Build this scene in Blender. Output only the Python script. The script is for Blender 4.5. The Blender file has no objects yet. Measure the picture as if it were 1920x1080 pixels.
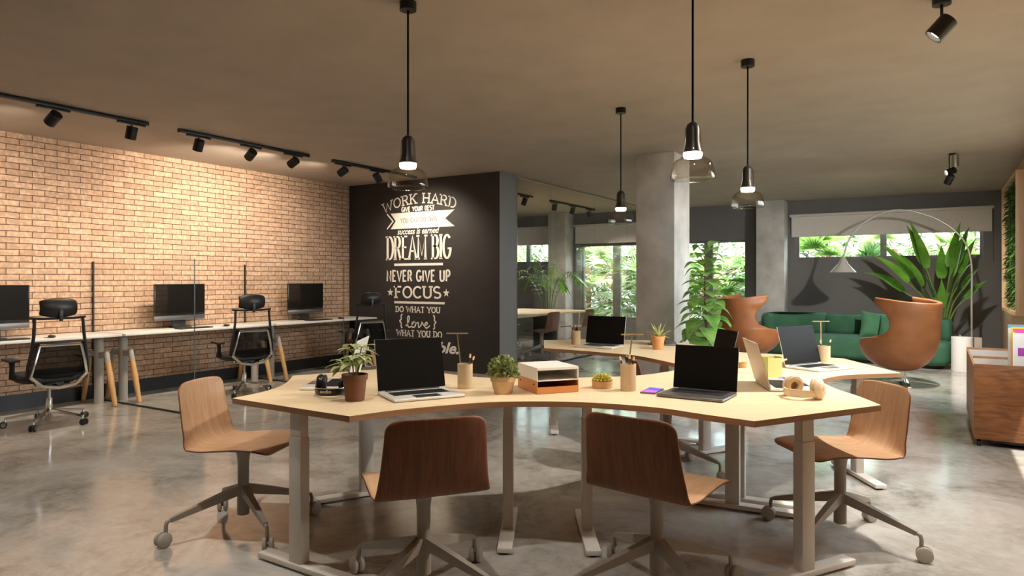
import bpy, bmesh, math, random
from mathutils import Vector, Matrix, Quaternion

SC = bpy.context.scene
COL = SC.collection
PI = math.pi
R = math.radians

# ------------------------------------------------------------------ camera
YAW = 31.8
CAM_H = 1.31
CEIL = 2.80
cam_data = bpy.data.cameras.new('camera')
cam_data.sensor_width = 36.0
cam_data.lens = 1286.0 / 1920.0 * 36.0
cam_data.shift_y = -15.0 / 1920.0
cam_data.clip_start = 0.05
cam = bpy.data.objects.new('camera', cam_data)
COL.objects.link(cam)
cam.location = (0, 0, CAM_H)
cam.rotation_euler = (R(90), 0, R(YAW))
SC.camera = cam

# ------------------------------------------------------------------ view, sky, sun
SC.view_settings.view_transform = 'Standard'
SC.view_settings.look = 'None'
SC.view_settings.exposure = 0.68
SC.view_settings.gamma = 1.0
SC.view_settings.use_curve_mapping = False
SC.cycles.use_denoising = True
SC.cycles.max_bounces = 10
SC.cycles.diffuse_bounces = 5
SC.cycles.transparent_max_bounces = 24
SC.cycles.sample_clamp_indirect = 6.0
SC.cycles.caustics_reflective = False
SC.cycles.caustics_refractive = False

SKY_STRENGTH = 8.0
SUN_STRENGTH = 7.0
SPOT_WALL = 52.0
CEIL_SPOT = 85.0

world = bpy.data.worlds.new('sky')
SC.world = world
world.use_nodes = True
bgn = world.node_tree.nodes['Background']
bgn.inputs[0].default_value = (0.80, 0.90, 1.0, 1)
bgn.inputs[1].default_value = SKY_STRENGTH

sun_d = bpy.data.lights.new('sun', 'SUN')
sun_d.energy = SUN_STRENGTH
sun_d.angle = R(0.6)
sun_d.color = (1.0, 0.95, 0.85)
sun = bpy.data.objects.new('sun', sun_d)
COL.objects.link(sun)
sun.rotation_euler = Vector((-0.25, 0.42, -1.0)).to_track_quat('-Z', 'Y').to_euler()

WARM = (1.0, 0.85, 0.67)
NEUTRAL = (1.0, 0.94, 0.85)

# the desks stand turned against the room: floor frame of the desk cluster
CA, SA = math.cos(R(YAW)), math.sin(R(YAW))
def P(a, b, z=0.0):
    return Vector((a * CA - b * SA, a * SA + b * CA, z))
def ang(deg):
    return R(deg + YAW)

# ------------------------------------------------------------------ materials
MATS = {}
def new_mat(name):
    m = bpy.data.materials.new(name)
    m.use_nodes = True
    MATS[name] = m
    return m, m.node_tree, m.node_tree.nodes['Principled BSDF']

def mat(name, col, rough=0.5, metal=0.0, spec=0.5, emit=None, estr=0.0, var=0.0, vscale=20.0, trans=0.0, bump=0.0, coat=0.0):
    m, nt, p = new_mat(name)
    p.inputs['Base Color'].default_value = (*col, 1)
    p.inputs['Roughness'].default_value = rough
    p.inputs['Metallic'].default_value = metal
    p.inputs['Specular IOR Level'].default_value = spec
    if coat: p.inputs['Coat Weight'].default_value = coat
    if emit:
        p.inputs['Emission Color'].default_value = (*emit, 1)
        p.inputs['Emission Strength'].default_value = estr
    if var or bump:
        tc = nt.nodes.new('ShaderNodeTexCoord')
        n = nt.nodes.new('ShaderNodeTexNoise')
        n.inputs['Scale'].default_value = vscale
        n.inputs['Detail'].default_value = 5
        nt.links.new(tc.outputs['Object'], n.inputs['Vector'])
        if var:
            r = nt.nodes.new('ShaderNodeValToRGB')
            r.color_ramp.elements[0].position = 0.3
            r.color_ramp.elements[1].position = 0.7
            r.color_ramp.elements[0].color = (*[max(0, c * (1 - var)) for c in col], 1)
            r.color_ramp.elements[1].color = (*[min(1, c * (1 + var)) for c in col], 1)
            nt.links.new(n.outputs['Fac'], r.inputs['Fac'])
            nt.links.new(r.outputs['Color'], p.inputs['Base Color'])
        if bump:
            b = nt.nodes.new('ShaderNodeBump')
            b.inputs['Strength'].default_value = bump
            b.inputs['Distance'].default_value = 0.01
            nt.links.new(n.outputs['Fac'], b.inputs['Height'])
            nt.links.new(b.outputs['Normal'], p.inputs['Normal'])
    return m

def wood(name, c1, c2, scale=(30, 30, 2.5), rough=0.45, spec=0.4, detail=6, dist=1.2, ring=0.0):
    m, nt, p = new_mat(name)
    tc = nt.nodes.new('ShaderNodeTexCoord')
    mp = nt.nodes.new('ShaderNodeMapping')
    mp.inputs['Scale'].default_value = scale
    n = nt.nodes.new('ShaderNodeTexNoise')
    n.inputs['Scale'].default_value = 1.0
    n.inputs['Detail'].default_value = detail
    n.inputs['Distortion'].default_value = dist
    n2 = nt.nodes.new('ShaderNodeTexNoise')
    n2.inputs['Scale'].default_value = 5.0
    n2.inputs['Detail'].default_value = 4
    mx = nt.nodes.new('ShaderNodeMath'); mx.operation = 'MULTIPLY_ADD'
    mx.inputs[1].default_value = 0.35
    r = nt.nodes.new('ShaderNodeValToRGB')
    r.color_ramp.elements[0].position = 0.40
    r.color_ramp.elements[1].position = 0.80
    r.color_ramp.elements[0].color = (*c2, 1)
    r.color_ramp.elements[1].color = (*c1, 1)
    L = nt.links.new
    L(tc.outputs['Object'], mp.inputs['Vector'])
    L(mp.outputs['Vector'], n.inputs['Vector'])
    L(mp.outputs['Vector'], n2.inputs['Vector'])
    L(n2.outputs['Fac'], mx.inputs[0])
    L(n.outputs['Fac'], mx.inputs[2])
    L(mx.outputs[0], r.inputs['Fac'])
    L(r.outputs['Color'], p.inputs['Base Color'])
    p.inputs['Roughness'].default_value = rough
    p.inputs['Specular IOR Level'].default_value = spec
    return m

def glass(name, tint, refl=0.5, rough=0.0, edge_tint=None, base=0.02):
    """thin clear sheet: passes light straight on and mirrors by angle"""
    m = bpy.data.materials.new(name); m.use_nodes = True; MATS[name] = m
    nt = m.node_tree; nt.nodes.clear()
    out = nt.nodes.new('ShaderNodeOutputMaterial')
    mix = nt.nodes.new('ShaderNodeMixShader')
    tr = nt.nodes.new('ShaderNodeBsdfTransparent'); tr.inputs[0].default_value = (*tint, 1)
    gl = nt.nodes.new('ShaderNodeBsdfGlossy'); gl.inputs['Roughness'].default_value = rough
    L = nt.links.new
    fw = nt.nodes.new('ShaderNodeLayerWeight'); fw.inputs['Blend'].default_value = 0.5
    fr = nt.nodes.new('ShaderNodeMath'); fr.operation = 'POWER'; fr.inputs[1].default_value = 4.5
    L(fw.outputs['Facing'], fr.inputs[0])
    mu = nt.nodes.new('ShaderNodeMath'); mu.operation = 'MULTIPLY_ADD'
    mu.inputs[1].default_value = refl
    mu.inputs[2].default_value = base
    if edge_tint:
        lw = nt.nodes.new('ShaderNodeLayerWeight'); lw.inputs['Blend'].default_value = 0.35
        mc = nt.nodes.new('ShaderNodeMixRGB')
        mc.inputs[1].default_value = (*tint, 1); mc.inputs[2].default_value = (*edge_tint, 1)
        L(lw.outputs['Facing'], mc.inputs[0]); L(mc.outputs[0], tr.inputs[0])
    L(fr.outputs[0], mu.inputs[0]); L(mu.outputs[0], mix.inputs[0])
    L(tr.outputs[0], mix.inputs[1]); L(gl.outputs[0], mix.inputs[2])
    L(mix.outputs[0], out.inputs[0])
    return m

def leafmat(name, c1, c2, trans=0.35, rough=0.4, vscale=9.0):
    m, nt, p = new_mat(name)
    tc = nt.nodes.new('ShaderNodeTexCoord')
    n = nt.nodes.new('ShaderNodeTexNoise'); n.inputs['Scale'].default_value = vscale; n.inputs['Detail'].default_value = 3
    r = nt.nodes.new('ShaderNodeValToRGB')
    r.color_ramp.elements[0].position = 0.35; r.color_ramp.elements[1].position = 0.65
    r.color_ramp.elements[0].color = (*c1, 1); r.color_ramp.elements[1].color = (*c2, 1)
    L = nt.links.new
    L(tc.outputs['Object'], n.inputs['Vector']); L(n.outputs['Fac'], r.inputs['Fac'])
    L(r.outputs['Color'], p.inputs['Base Color'])
    p.inputs['Roughness'].default_value = rough
    tl = nt.nodes.new('ShaderNodeBsdfTranslucent')
    L(r.outputs['Color'], tl.inputs['Color'])
    mix = nt.nodes.new('ShaderNodeMixShader'); mix.inputs[0].default_value = trans
    L(p.outputs[0], mix.inputs[1]); L(tl.outputs[0], mix.inputs[2])
    L(mix.outputs[0], nt.nodes['Material Output'].inputs[0])
    return m

def brick_material():
    m, nt, p = new_mat('brick')
    L = nt.links.new
    tc = nt.nodes.new('ShaderNodeTexCoord')
    sp = nt.nodes.new('ShaderNodeSeparateXYZ'); cb = nt.nodes.new('ShaderNodeCombineXYZ')
    L(tc.outputs['Object'], sp.inputs[0])
    # slight waviness of the courses
    nz = nt.nodes.new('ShaderNodeTexNoise'); nz.inputs['Scale'].default_value = 5.0; nz.inputs['Detail'].default_value = 3
    L(tc.outputs['Object'], nz.inputs['Vector'])
    wob = nt.nodes.new('ShaderNodeMath'); wob.operation = 'MULTIPLY_ADD'; wob.inputs[1].default_value = 0.012
    L(nz.outputs['Fac'], wob.inputs[0]); L(sp.outputs['Z'], wob.inputs[2])
    L(sp.outputs['Y'], cb.inputs['X']); L(wob.outputs[0], cb.inputs['Y'])
    b = nt.nodes.new('ShaderNodeTexBrick')
    b.inputs['Scale'].default_value = 1.0
    b.inputs['Brick Width'].default_value = 0.235
    b.inputs['Row Height'].default_value = 0.0625
    b.inputs['Mortar Size'].default_value = 0.0042
    b.inputs['Mortar Smooth'].default_value = 0.15
    b.inputs['Bias'].default_value = 0.0
    b.inputs['Color1'].default_value = (0.46, 0.298, 0.205, 1)
    b.inputs['Color2'].default_value = (0.57, 0.392, 0.275, 1)
    b.inputs['Mortar'].default_value = (0.13, 0.075, 0.048, 1)
    L(cb.outputs[0], b.inputs['Vector'])
    # pale dusty patches on the brick faces
    n2 = nt.nodes.new('ShaderNodeTexNoise'); n2.inputs['Scale'].default_value = 28.0; n2.inputs['Detail'].default_value = 6
    L(tc.outputs['Object'], n2.inputs['Vector'])
    r2 = nt.nodes.new('ShaderNodeValToRGB')
    r2.color_ramp.elements[0].position = 0.45; r2.color_ramp.elements[1].position = 0.75
    r2.color_ramp.elements[0].color = (0.80, 0.80, 0.80, 1); r2.color_ramp.elements[1].color = (1.25, 1.25, 1.25, 1)
    L(n2.outputs['Fac'], r2.inputs['Fac'])
    mu = nt.nodes.new('ShaderNodeMixRGB'); mu.blend_type = 'MULTIPLY'; mu.inputs[0].default_value = 0.9
    L(b.outputs['Color'], mu.inputs[1]); L(r2.outputs['Color'], mu.inputs[2])
    L(mu.outputs[0], p.inputs['Base Color'])
    p.inputs['Roughness'].default_value = 0.9
    p.inputs['Specular IOR Level'].default_value = 0.15
    inv = nt.nodes.new('ShaderNodeMath'); inv.operation = 'SUBTRACT'; inv.inputs[0].default_value = 1.0
    L(b.outputs['Fac'], inv.inputs[1])
    ad = nt.nodes.new('ShaderNodeMath'); ad.operation = 'MULTIPLY_ADD'; ad.inputs[1].default_value = 0.5
    L(n2.outputs['Fac'], ad.inputs[0]); L(inv.outputs[0], ad.inputs[2])
    bp = nt.nodes.new('ShaderNodeBump'); bp.inputs['Strength'].default_value = 0.7; bp.inputs['Distance'].default_value = 0.008
    L(ad.outputs[0], bp.inputs['Height']); L(bp.outputs['Normal'], p.inputs['Normal'])
    return m

def concrete_floor():
    m, nt, p = new_mat('polished_concrete')
    L = nt.links.new
    tc = nt.nodes.new('ShaderNodeTexCoord')
    n1 = nt.nodes.new('ShaderNodeTexNoise'); n1.inputs['Scale'].default_value = 1.7; n1.inputs['Detail'].default_value = 9; n1.inputs['Roughness'].default_value = 0.68; n1.inputs['Distortion'].default_value = 0.6
    n2 = nt.nodes.new('ShaderNodeTexNoise'); n2.inputs['Scale'].default_value = 14.0; n2.inputs['Detail'].default_value = 8; n2.inputs['Roughness'].default_value = 0.7
    L(tc.outputs['Object'], n1.inputs['Vector']); L(tc.outputs['Object'], n2.inputs['Vector'])
    ad = nt.nodes.new('ShaderNodeMath'); ad.operation = 'MULTIPLY_ADD'; ad.inputs[1].default_value = 0.35
    L(n2.outputs['Fac'], ad.inputs[0]); L(n1.outputs['Fac'], ad.inputs[2])
    r = nt.nodes.new('ShaderNodeValToRGB')
    e = r.color_ramp.elements
    e[0].position = 0.52; e[0].color = (0.275, 0.250, 0.218, 1)
    e[1].position = 0.82; e[1].color = (0.56, 0.53, 0.49, 1)
    x = e.new(0.65); x.color = (0.44, 0.412, 0.37, 1)
    L(ad.outputs[0], r.inputs['Fac']); L(r.outputs['Color'], p.inputs['Base Color'])
    rr = nt.nodes.new('ShaderNodeMapRange')
    rr.inputs['From Min'].default_value = 0.5; rr.inputs['From Max'].default_value = 0.9
    rr.inputs['To Min'].default_value = 0.07; rr.inputs['To Max'].default_value = 0.20
    L(ad.outputs[0], rr.inputs['Value']); L(rr.outputs[0], p.inputs['Roughness'])
    p.inputs['Specular IOR Level'].default_value = 0.6
    bp = nt.nodes.new('ShaderNodeBump'); bp.inputs['Strength'].default_value = 0.04; bp.inputs['Distance'].default_value = 0.005
    L(n2.outputs['Fac'], bp.inputs['Height']); L(bp.outputs['Normal'], p.inputs['Normal'])
    return m

def phone_screen():
    m, nt, p = new_mat('phone_screen')
    L = nt.links.new
    tc = nt.nodes.new('ShaderNodeTexCoord')
    n = nt.nodes.new('ShaderNodeTexNoise'); n.inputs['Scale'].default_value = 9.0; n.inputs['Detail'].default_value = 0.5
    L(tc.outputs['Object'], n.inputs['Vector'])
    r = nt.nodes.new('ShaderNodeValToRGB')
    e = r.color_ramp.elements
    e[0].position = 0.3; e[0].color = (0.05, 0.10, 0.55, 1)
    e[1].position = 0.68; e[1].color = (0.9, 0.15, 0.75, 1)
    e.new(0.48).color = (0.25, 0.16, 0.75, 1)
    L(n.outputs['Fac'], r.inputs['Fac'])
    L(r.outputs['Color'], p.inputs['Emission Color'])
    p.inputs['Emission Strength'].default_value = 0.8
    p.inputs['Base Color'].default_value = (0.01, 0.01, 0.01, 1)
    p.inputs['Roughness'].default_value = 0.15
    return m

M = MATS
brick_material(); concrete_floor(); phone_screen()
mat('ceiling_paint', (0.42, 0.36, 0.30), 0.75, spec=0.25, var=0.06, vscale=2.5)
mat('black_wall', (0.034, 0.031, 0.030), 0.55, spec=0.35, var=0.1, vscale=3)
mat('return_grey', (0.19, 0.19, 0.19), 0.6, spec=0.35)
mat('dark_wall', (0.155, 0.147, 0.142), 0.75, spec=0.3, var=0.07, vscale=2)
mat('grey_wall', (0.20, 0.185, 0.17), 0.8)
mat('concrete', (0.50, 0.475, 0.44), 0.75, spec=0.3, var=0.22, vscale=3.5, bump=0.12)
wood('oak_panel', (0.62, 0.42, 0.24), (0.50, 0.32, 0.17), (18, 18, 1.2))
mat('black_trim', (0.012, 0.012, 0.013), 0.45)
mat('frame_grey', (0.14, 0.135, 0.13), 0.5)
mat('blind', (0.64, 0.59, 0.54), 0.9, var=0.05, vscale=60)
mat('blind_bar', (0.6, 0.56, 0.52), 0.5)
glass('window_glass', (0.97, 0.985, 0.975), 0.45)
glass('partition_glass', (0.955, 0.955, 0.94), 0.6, base=0.035)
glass('screen_glass', (0.985, 0.99, 0.985), 0.5, base=0.012)
glass('smoked_glass', (0.955, 0.93, 0.885), 0.9, edge_tint=(0.50, 0.42, 0.32), base=0.07)
wood('desk_top', (0.80, 0.63, 0.41), (0.72, 0.54, 0.33), (3.0, 22, 22), 0.38, 0.45)
wood('desk_edge', (0.36, 0.19, 0.095), (0.27, 0.135, 0.065), (2, 2, 120), 0.5)
mat('desk_leg', (0.62, 0.57, 0.50), 0.42, spec=0.4)
mat('desk_foot', (0.74, 0.69, 0.62), 0.4)
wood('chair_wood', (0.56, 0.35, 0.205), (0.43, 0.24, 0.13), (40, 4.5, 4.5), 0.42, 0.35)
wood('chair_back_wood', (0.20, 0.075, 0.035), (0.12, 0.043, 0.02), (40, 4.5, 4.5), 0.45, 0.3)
mat('chair_metal', (0.33, 0.285, 0.235), 0.45, spec=0.4)
mat('caster', (0.46, 0.42, 0.365), 0.5)
mat('black_metal', (0.010, 0.010, 0.011), 0.4, spec=0.4)
mat('cord_black', (0.008, 0.008, 0.008), 0.95, spec=0.05)
mat('chrome', (0.75, 0.73, 0.70), 0.12, metal=1.0)
mat('steel', (0.55, 0.52, 0.49), 0.28, metal=1.0)
mat('lens', (1, 1, 1), 0.4, emit=(1.0, 0.86, 0.66), estr=9.0)
mat('bulb', (1, 1, 1), 0.4, emit=(1.0, 0.89, 0.70), estr=72.0)
mat('white_lettering', (0.80, 0.77, 0.70), 0.7)
mat('grey_lettering', (0.22, 0.21, 0.19), 0.7)
mat('laminate', (0.66, 0.64, 0.60), 0.35)
mat('pole_grey', (0.36, 0.335, 0.30), 0.45)
wood('beech', (0.62, 0.36, 0.15), (0.50, 0.27, 0.10), (25, 25, 2), 0.45)
mat('screen', (0.010, 0.0085, 0.0075), 0.30, spec=0.04)
mat('bezel', (0.006, 0.006, 0.006), 0.25)
mat('aluminium', (0.74, 0.71, 0.66), 0.35, metal=0.25)
mat('dark_aluminium', (0.20, 0.19, 0.185), 0.35, metal=0.8)
mat('keys', (0.012, 0.012, 0.013), 0.5)
mat('beige_lid', (0.60, 0.50, 0.42), 0.4, metal=0.3)
mat('mesh_black', (0.018, 0.017, 0.016), 0.6)
mat('plastic_black', (0.014, 0.013, 0.013), 0.4)
glass('mesh_back', (0.16, 0.15, 0.14), 0.3, rough=0.4)
mat('terracotta', (0.20, 0.085, 0.045), 0.8, var=0.1, vscale=12)
mat('terracotta_orange', (0.62, 0.30, 0.12), 0.75, var=0.08, vscale=12)
mat('soil', (0.05, 0.032, 0.02), 0.95, var=0.4, vscale=60)
wood('pot_wood', (0.55, 0.32, 0.15), (0.42, 0.23, 0.10), (4, 4, 40), 0.5)
mat('gold_pot', (0.60, 0.42, 0.24), 0.55, var=0.15, vscale=14)
mat('cup_card', (0.55, 0.41, 0.25), 0.55, spec=0.3)
mat('brass', (0.72, 0.56, 0.30), 0.3, metal=0.8)
mat('pencil_dark', (0.04, 0.03, 0.025), 0.5)
mat('pencil_tip', (0.75, 0.52, 0.25), 0.6)
mat('white_metal', (0.78, 0.74, 0.68), 0.4)
mat('orange_metal', (0.60, 0.24, 0.07), 0.4)
mat('green_cup', (0.52, 0.53, 0.20), 0.5)
mat('headphone_black', (0.010, 0.009, 0.009), 0.25)
mat('headphone_beige', (0.72, 0.56, 0.38), 0.45)
mat('pad_beige', (0.55, 0.38, 0.22), 0.7)
mat('pad_brown', (0.16, 0.09, 0.05), 0.8)
mat('silver_line', (0.7, 0.68, 0.66), 0.25, metal=0.8)
mat('leather', (0.31, 0.110, 0.036), 0.42, spec=0.4, var=0.18, vscale=5, bump=0.08)
mat('velvet_green', (0.048, 0.130, 0.075), 0.8, spec=0.2, var=0.1, vscale=6)
mat('pillow_green', (0.065, 0.18, 0.095), 0.75, spec=0.2, var=0.1, vscale=9)
mat('white_pot', (0.80, 0.79, 0.77), 0.4)
mat('lamp_grey', (0.46, 0.43, 0.40), 0.35, metal=0.35)
mat('stone_beige', (0.45, 0.38, 0.32), 0.5)
wood('walnut', (0.27, 0.105, 0.035), (0.10, 0.036, 0.013), (2.2, 12, 16), 0.4, dist=2.5)
wood('walnut_light', (0.45, 0.22, 0.09), (0.34, 0.15, 0.055), (12, 2.5, 14), 0.45)
mat('liner_white', (0.72, 0.70, 0.66), 0.6)
mat('paper_white', (0.82, 0.81, 0.79), 0.6)
mat('paper_yellow', (0.80, 0.58, 0.05), 0.6)
mat('paper_pink', (0.75, 0.08, 0.32), 0.6)
mat('paper_blue', (0.10, 0.34, 0.50), 0.6)
mat('paper_purple', (0.42, 0.06, 0.42), 0.6)
mat('paper_tan', (0.66, 0.45, 0.24), 0.6)
mat('glass_edge', (0.10, 0.12, 0.10), 0.2)
mat('rubber', (0.01, 0.01, 0.01), 0.7)
leafmat('leaf_pale', (0.20, 0.27, 0.07), (0.62, 0.64, 0.36), 0.25, vscale=30)
leafmat('leaf_bush', (0.12, 0.18, 0.04), (0.50, 0.52, 0.24), 0.2, vscale=60)
leafmat('leaf_cactus', (0.40, 0.32, 0.03), (0.68, 0.58, 0.10), 0.2, vscale=40)
leafmat('leaf_agave', (0.25, 0.34, 0.07), (0.78, 0.75, 0.38), 0.2, vscale=25)
leafmat('leaf_fig', (0.16, 0.36, 0.06), (0.44, 0.70, 0.20), 0.45, 0.35, vscale=7)
leafmat('leaf_paddle', (0.07, 0.20, 0.018), (0.17, 0.36, 0.045), 0.3, 0.3, vscale=4)
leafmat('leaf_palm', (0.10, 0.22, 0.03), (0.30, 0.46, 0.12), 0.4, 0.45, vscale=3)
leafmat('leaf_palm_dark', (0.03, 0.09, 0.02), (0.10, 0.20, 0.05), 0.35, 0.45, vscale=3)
leafmat('leaf_hedge', (0.03, 0.08, 0.015), (0.16, 0.27, 0.07), 0.4, 0.45, vscale=2.5)
leafmat('leaf_pale_palm', (0.30, 0.40, 0.18), (0.55, 0.60, 0.34), 0.45, 0.45, vscale=3)
leafmat('moss', (0.02, 0.07, 0.012), (0.16, 0.28, 0.06), 0.15, 0.6, vscale=7)
mat('stem_green', (0.12, 0.19, 0.04), 0.6)
mat('stem_brown', (0.16, 0.10, 0.05), 0.8, var=0.3, vscale=20)
mat('garden_soil', (0.16, 0.14, 0.10), 0.95, var=0.3, vscale=3)
mat('garden_wall', (0.72, 0.72, 0.74), 0.9)

# ------------------------------------------------------------------ mesh building
class MB:
    def __init__(self):
        self.bm = bmesh.new()
    def box(self, c, s, rot=None, bev=0.0, seg=2, mi=0):
        t = bmesh.new()
        bmesh.ops.create_cube(t, size=1.0)
        for v in t.verts: v.co = Vector((v.co.x * s[0], v.co.y * s[1], v.co.z * s[2]))
        if bev:
            bmesh.ops.bevel(t, geom=list(t.edges), offset=bev, segments=seg, profile=0.5, affect='EDGES')
        mt = Matrix.Translation(Vector(c))
        if rot is not None: mt = mt @ (rot.to_4x4())
        self._merge(t, mt, mi)
        return self
    def _merge(self, t, mt=None, mi=0):
        vm = {}
        for v in t.verts:
            vm[v] = self.bm.verts.new(mt @ v.co if mt else v.co)
        for f in t.faces:
            try:
                nf = self.bm.faces.new([vm[v] for v in f.verts]); nf.material_index = mi
            except ValueError: pass
        t.free()
    def face(self, vs, mi=0):
        try:
            f = self.bm.faces.new(vs); f.material_index = mi
            return f
        except ValueError: return None
    def tube(self, pts, r, n=10, caps=True, mi=0, flat=1.0):
        pts = [Vector(p) for p in pts]
        rs = r if isinstance(r, (list, tuple)) else [r] * len(pts)
        rings = []
        up = None
        for i, p in enumerate(pts):
            a = pts[max(0, i - 1)]; b = pts[min(len(pts) - 1, i + 1)]
            t = (b - a).normalized()
            if up is None:
                up = Vector((0, 0, 1)) if abs(t.z) < 0.9 else Vector((1, 0, 0))
            s = t.cross(up)
            if s.length < 1e-5: s = t.cross(Vector((0, 1, 0.1)))
            s.normalize(); up = s.cross(t).normalized()
            rings.append([self.bm.verts.new(p + (s * math.cos(2 * PI * k / n) * flat + up * math.sin(2 * PI * k / n)) * rs[i]) for k in range(n)])
        for a, b in zip(rings, rings[1:]):
            for k in range(n):
                self.face([a[k], a[(k + 1) % n], b[(k + 1) % n], b[k]], mi)
        if caps:
            self.face(list(reversed(rings[0])), mi); self.face(rings[-1], mi)
        return self
    def cyl(self, a, b, r, r2=None, n=20, mi=0):
        return self.tube([a, b], [r, r if r2 is None else r2], n, mi=mi)
    def bar(self, a, b, w, h, up=(0, 0, 1), w2=None, h2=None, mi=0):
        """straight bar of rectangular section, w across and h along up"""
        a = Vector(a); b = Vector(b); t = (b - a).normalized(); up = Vector(up)
        s = t.cross(up).normalized(); u = s.cross(t).normalized()
        w2 = w if w2 is None else w2; h2 = h if h2 is None else h2
        q = []
        for p, ww, hh in ((a, w, h), (b, w2, h2)):
            q.append([self.bm.verts.new(p + s * x * ww / 2 + u * y * hh / 2) for x, y in ((-1, -1), (1, -1), (1, 1), (-1, 1))])
        for k in range(4): self.face([q[0][k], q[0][(k + 1) % 4], q[1][(k + 1) % 4], q[1][k]], mi)
        self.face(list(reversed(q[0])), mi); self.face(q[1], mi)
        return self
    def lathe(self, prof, n=28, c=(0, 0, 0), mi=0, close=False, axis=None):
        c = Vector(c)
        q = axis.to_track_quat('Z', 'Y') if axis is not None else None
        rings = []
        for r, z in prof:
            if r < 1e-6:
                v = Vector((0, 0, z)); v = q @ v if q else v
                rings.append([self.bm.verts.new(c + v)])
            else:
                ring = []
                for k in range(n):
                    v = Vector((r * math.cos(2 * PI * k / n), r * math.sin(2 * PI * k / n), z))
                    v = q @ v if q else v
                    ring.append(self.bm.verts.new(c + v))
                rings.append(ring)
        prs = list(zip(rings, rings[1:]))
        if close: prs.append((rings[-1], rings[0]))
        for a, b in prs:
            if len(a) == 1 and len(b) == 1: continue
            for k in range(n):
                k2 = (k + 1) % n
                if len(a) == 1: self.face([a[0], b[k2], b[k]], mi)
                elif len(b) == 1: self.face([a[k], a[k2], b[0]], mi)
                else: self.face([a[k], a[k2], b[k2], b[k]], mi)
        return self
    def prism(self, poly, z0, z1, mi_top=0, mi_side=0):
        lo = [self.bm.verts.new((x, y, z0)) for x, y in poly]
        hi = [self.bm.verts.new((x, y, z1)) for x, y in poly]
        n = len(poly)
        self.face(hi, mi_top); self.face(list(reversed(lo)), mi_side)
        for k in range(n): self.face([lo[k], lo[(k + 1) % n], hi[(k + 1) % n], hi[k]], mi_side)
        return self
    def soft(self, poly, z0, z1, r, steps=5, mi=0):
        """closed outline with rounded upper and lower rims"""
        n = len(poly)
        nor = []
        for i in range(n):
            a = Vector(poly[i - 1]); b = Vector(poly[(i + 1) % n]); t = (b - a).normalized()
            nor.append(Vector((t.y, -t.x)))
        area = sum(poly[i][0] * poly[(i + 1) % n][1] - poly[(i + 1) % n][0] * poly[i][1] for i in range(n))
        sg = 1 if area > 0 else -1
        lay = []
        for k in range(steps + 1):
            a = PI / 2 * k / steps
            lay.append((r * (1 - math.sin(a)), z0 + r * (1 - math.cos(a))))
        for k in range(steps + 1):
            a = PI / 2 * k / steps
            lay.append((r * (1 - math.cos(a)), z1 - r * (1 - math.sin(a))))
        rings = []
        for ins, z in lay:
            rings.append([self.bm.verts.new((poly[i][0] - sg * nor[i].x * ins, poly[i][1] - sg * nor[i].y * ins, z)) for i in range(n)])
        for a, b in zip(rings, rings[1:]):
            for k in range(n): self.face([a[k], a[(k + 1) % n], b[(k + 1) % n], b[k]], mi)
        self.face(list(reversed(rings[0])), mi); self.face(rings[-1], mi)
        return self
    def surf(self, fn, nu, nv, mi=0):
        g = [[self.bm.verts.new(fn(i / nu, j / nv)) for i in range(nu + 1)] for j in range(nv + 1)]
        for j in range(nv):
            for i in range(nu):
                self.face([g[j][i], g[j][i + 1], g[j + 1][i + 1], g[j + 1][i]], mi)
        return self
    def ball(self, c, rx, ry, rz, nu=20, nv=12, e=1.0, mi=0):
        c = Vector(c)
        def pw(x): return math.copysign(abs(x) ** e, x)
        rings = []
        for j in range(nv + 1):
            b = -PI / 2 + PI * j / nv
            rings.append([self.bm.verts.new(c + Vector((rx * pw(math.cos(b)) * pw(math.cos(2 * PI * i / nu)), ry * pw(math.cos(b)) * pw(math.sin(2 * PI * i / nu)), rz * pw(math.sin(b))))) for i in range(nu)])
        for a, b in zip(rings, rings[1:]):
            for k in range(nu): self.face([a[k], a[(k + 1) % nu], b[(k + 1) % nu], b[k]], mi)
        bmesh.ops.remove_doubles(self.bm, verts=rings[0] + rings[-1], dist=1e-5)
        return self
    def leaf(self, p, d, n, length, width, droop=0.3, segs=5, fold=0.25, shape=0.5, mi=0, tip=0.0):
        """leaf blade from p along d, n is its upper side; two strips with a folded midrib"""
        p = Vector(p); d = Vector(d).normalized(); n = Vector(n)
        s = d.cross(n)
        if s.length < 1e-4: s = d.cross(Vector((0.3, 0.8, 0.1)))
        s.normalize(); n = s.cross(d).normalized()
        rows = []
        for i in range(segs + 1):
            t = i / segs
            # bends downwards along its length
            c = p + d * length * (t - 0.25 * droop * t * t) - Vector((0, 0, 1)) * length * droop * t * t * 0.75
            w = width * 0.5 * (math.sin(PI * min(1, max(0.02, t)) ** shape) * (1 - tip * t) + 0.02)
            if i == segs: w = width * 0.03
            rows.append((self.bm.verts.new(c - s * w + n * w * fold), self.bm.verts.new(c), self.bm.verts.new(c + s * w + n * w * fold)))
        for a, b in zip(rows, rows[1:]):
            self.face([a[0], a[1], b[1], b[0]], mi); self.face([a[1], a[2], b[2], b[1]], mi)
        return self
    def build(self, name, mats, parent=None, angle=40, smooth=True, normals=True):
        me = bpy.data.meshes.new(name)
        if normals: bmesh.ops.recalc_face_normals(self.bm, faces=list(self.bm.faces))
        self.bm.to_mesh(me); self.bm.free()
        if not isinstance(mats, (list, tuple)): mats = [mats]
        for m in mats: me.materials.append(MATS[m])
        if smooth:
            me.shade_smooth()
            me.set_sharp_from_angle(angle=R(angle))
        o = bpy.data.objects.new(name, me)
        COL.objects.link(o)
        if parent is not None: o.parent = parent
        return o

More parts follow.
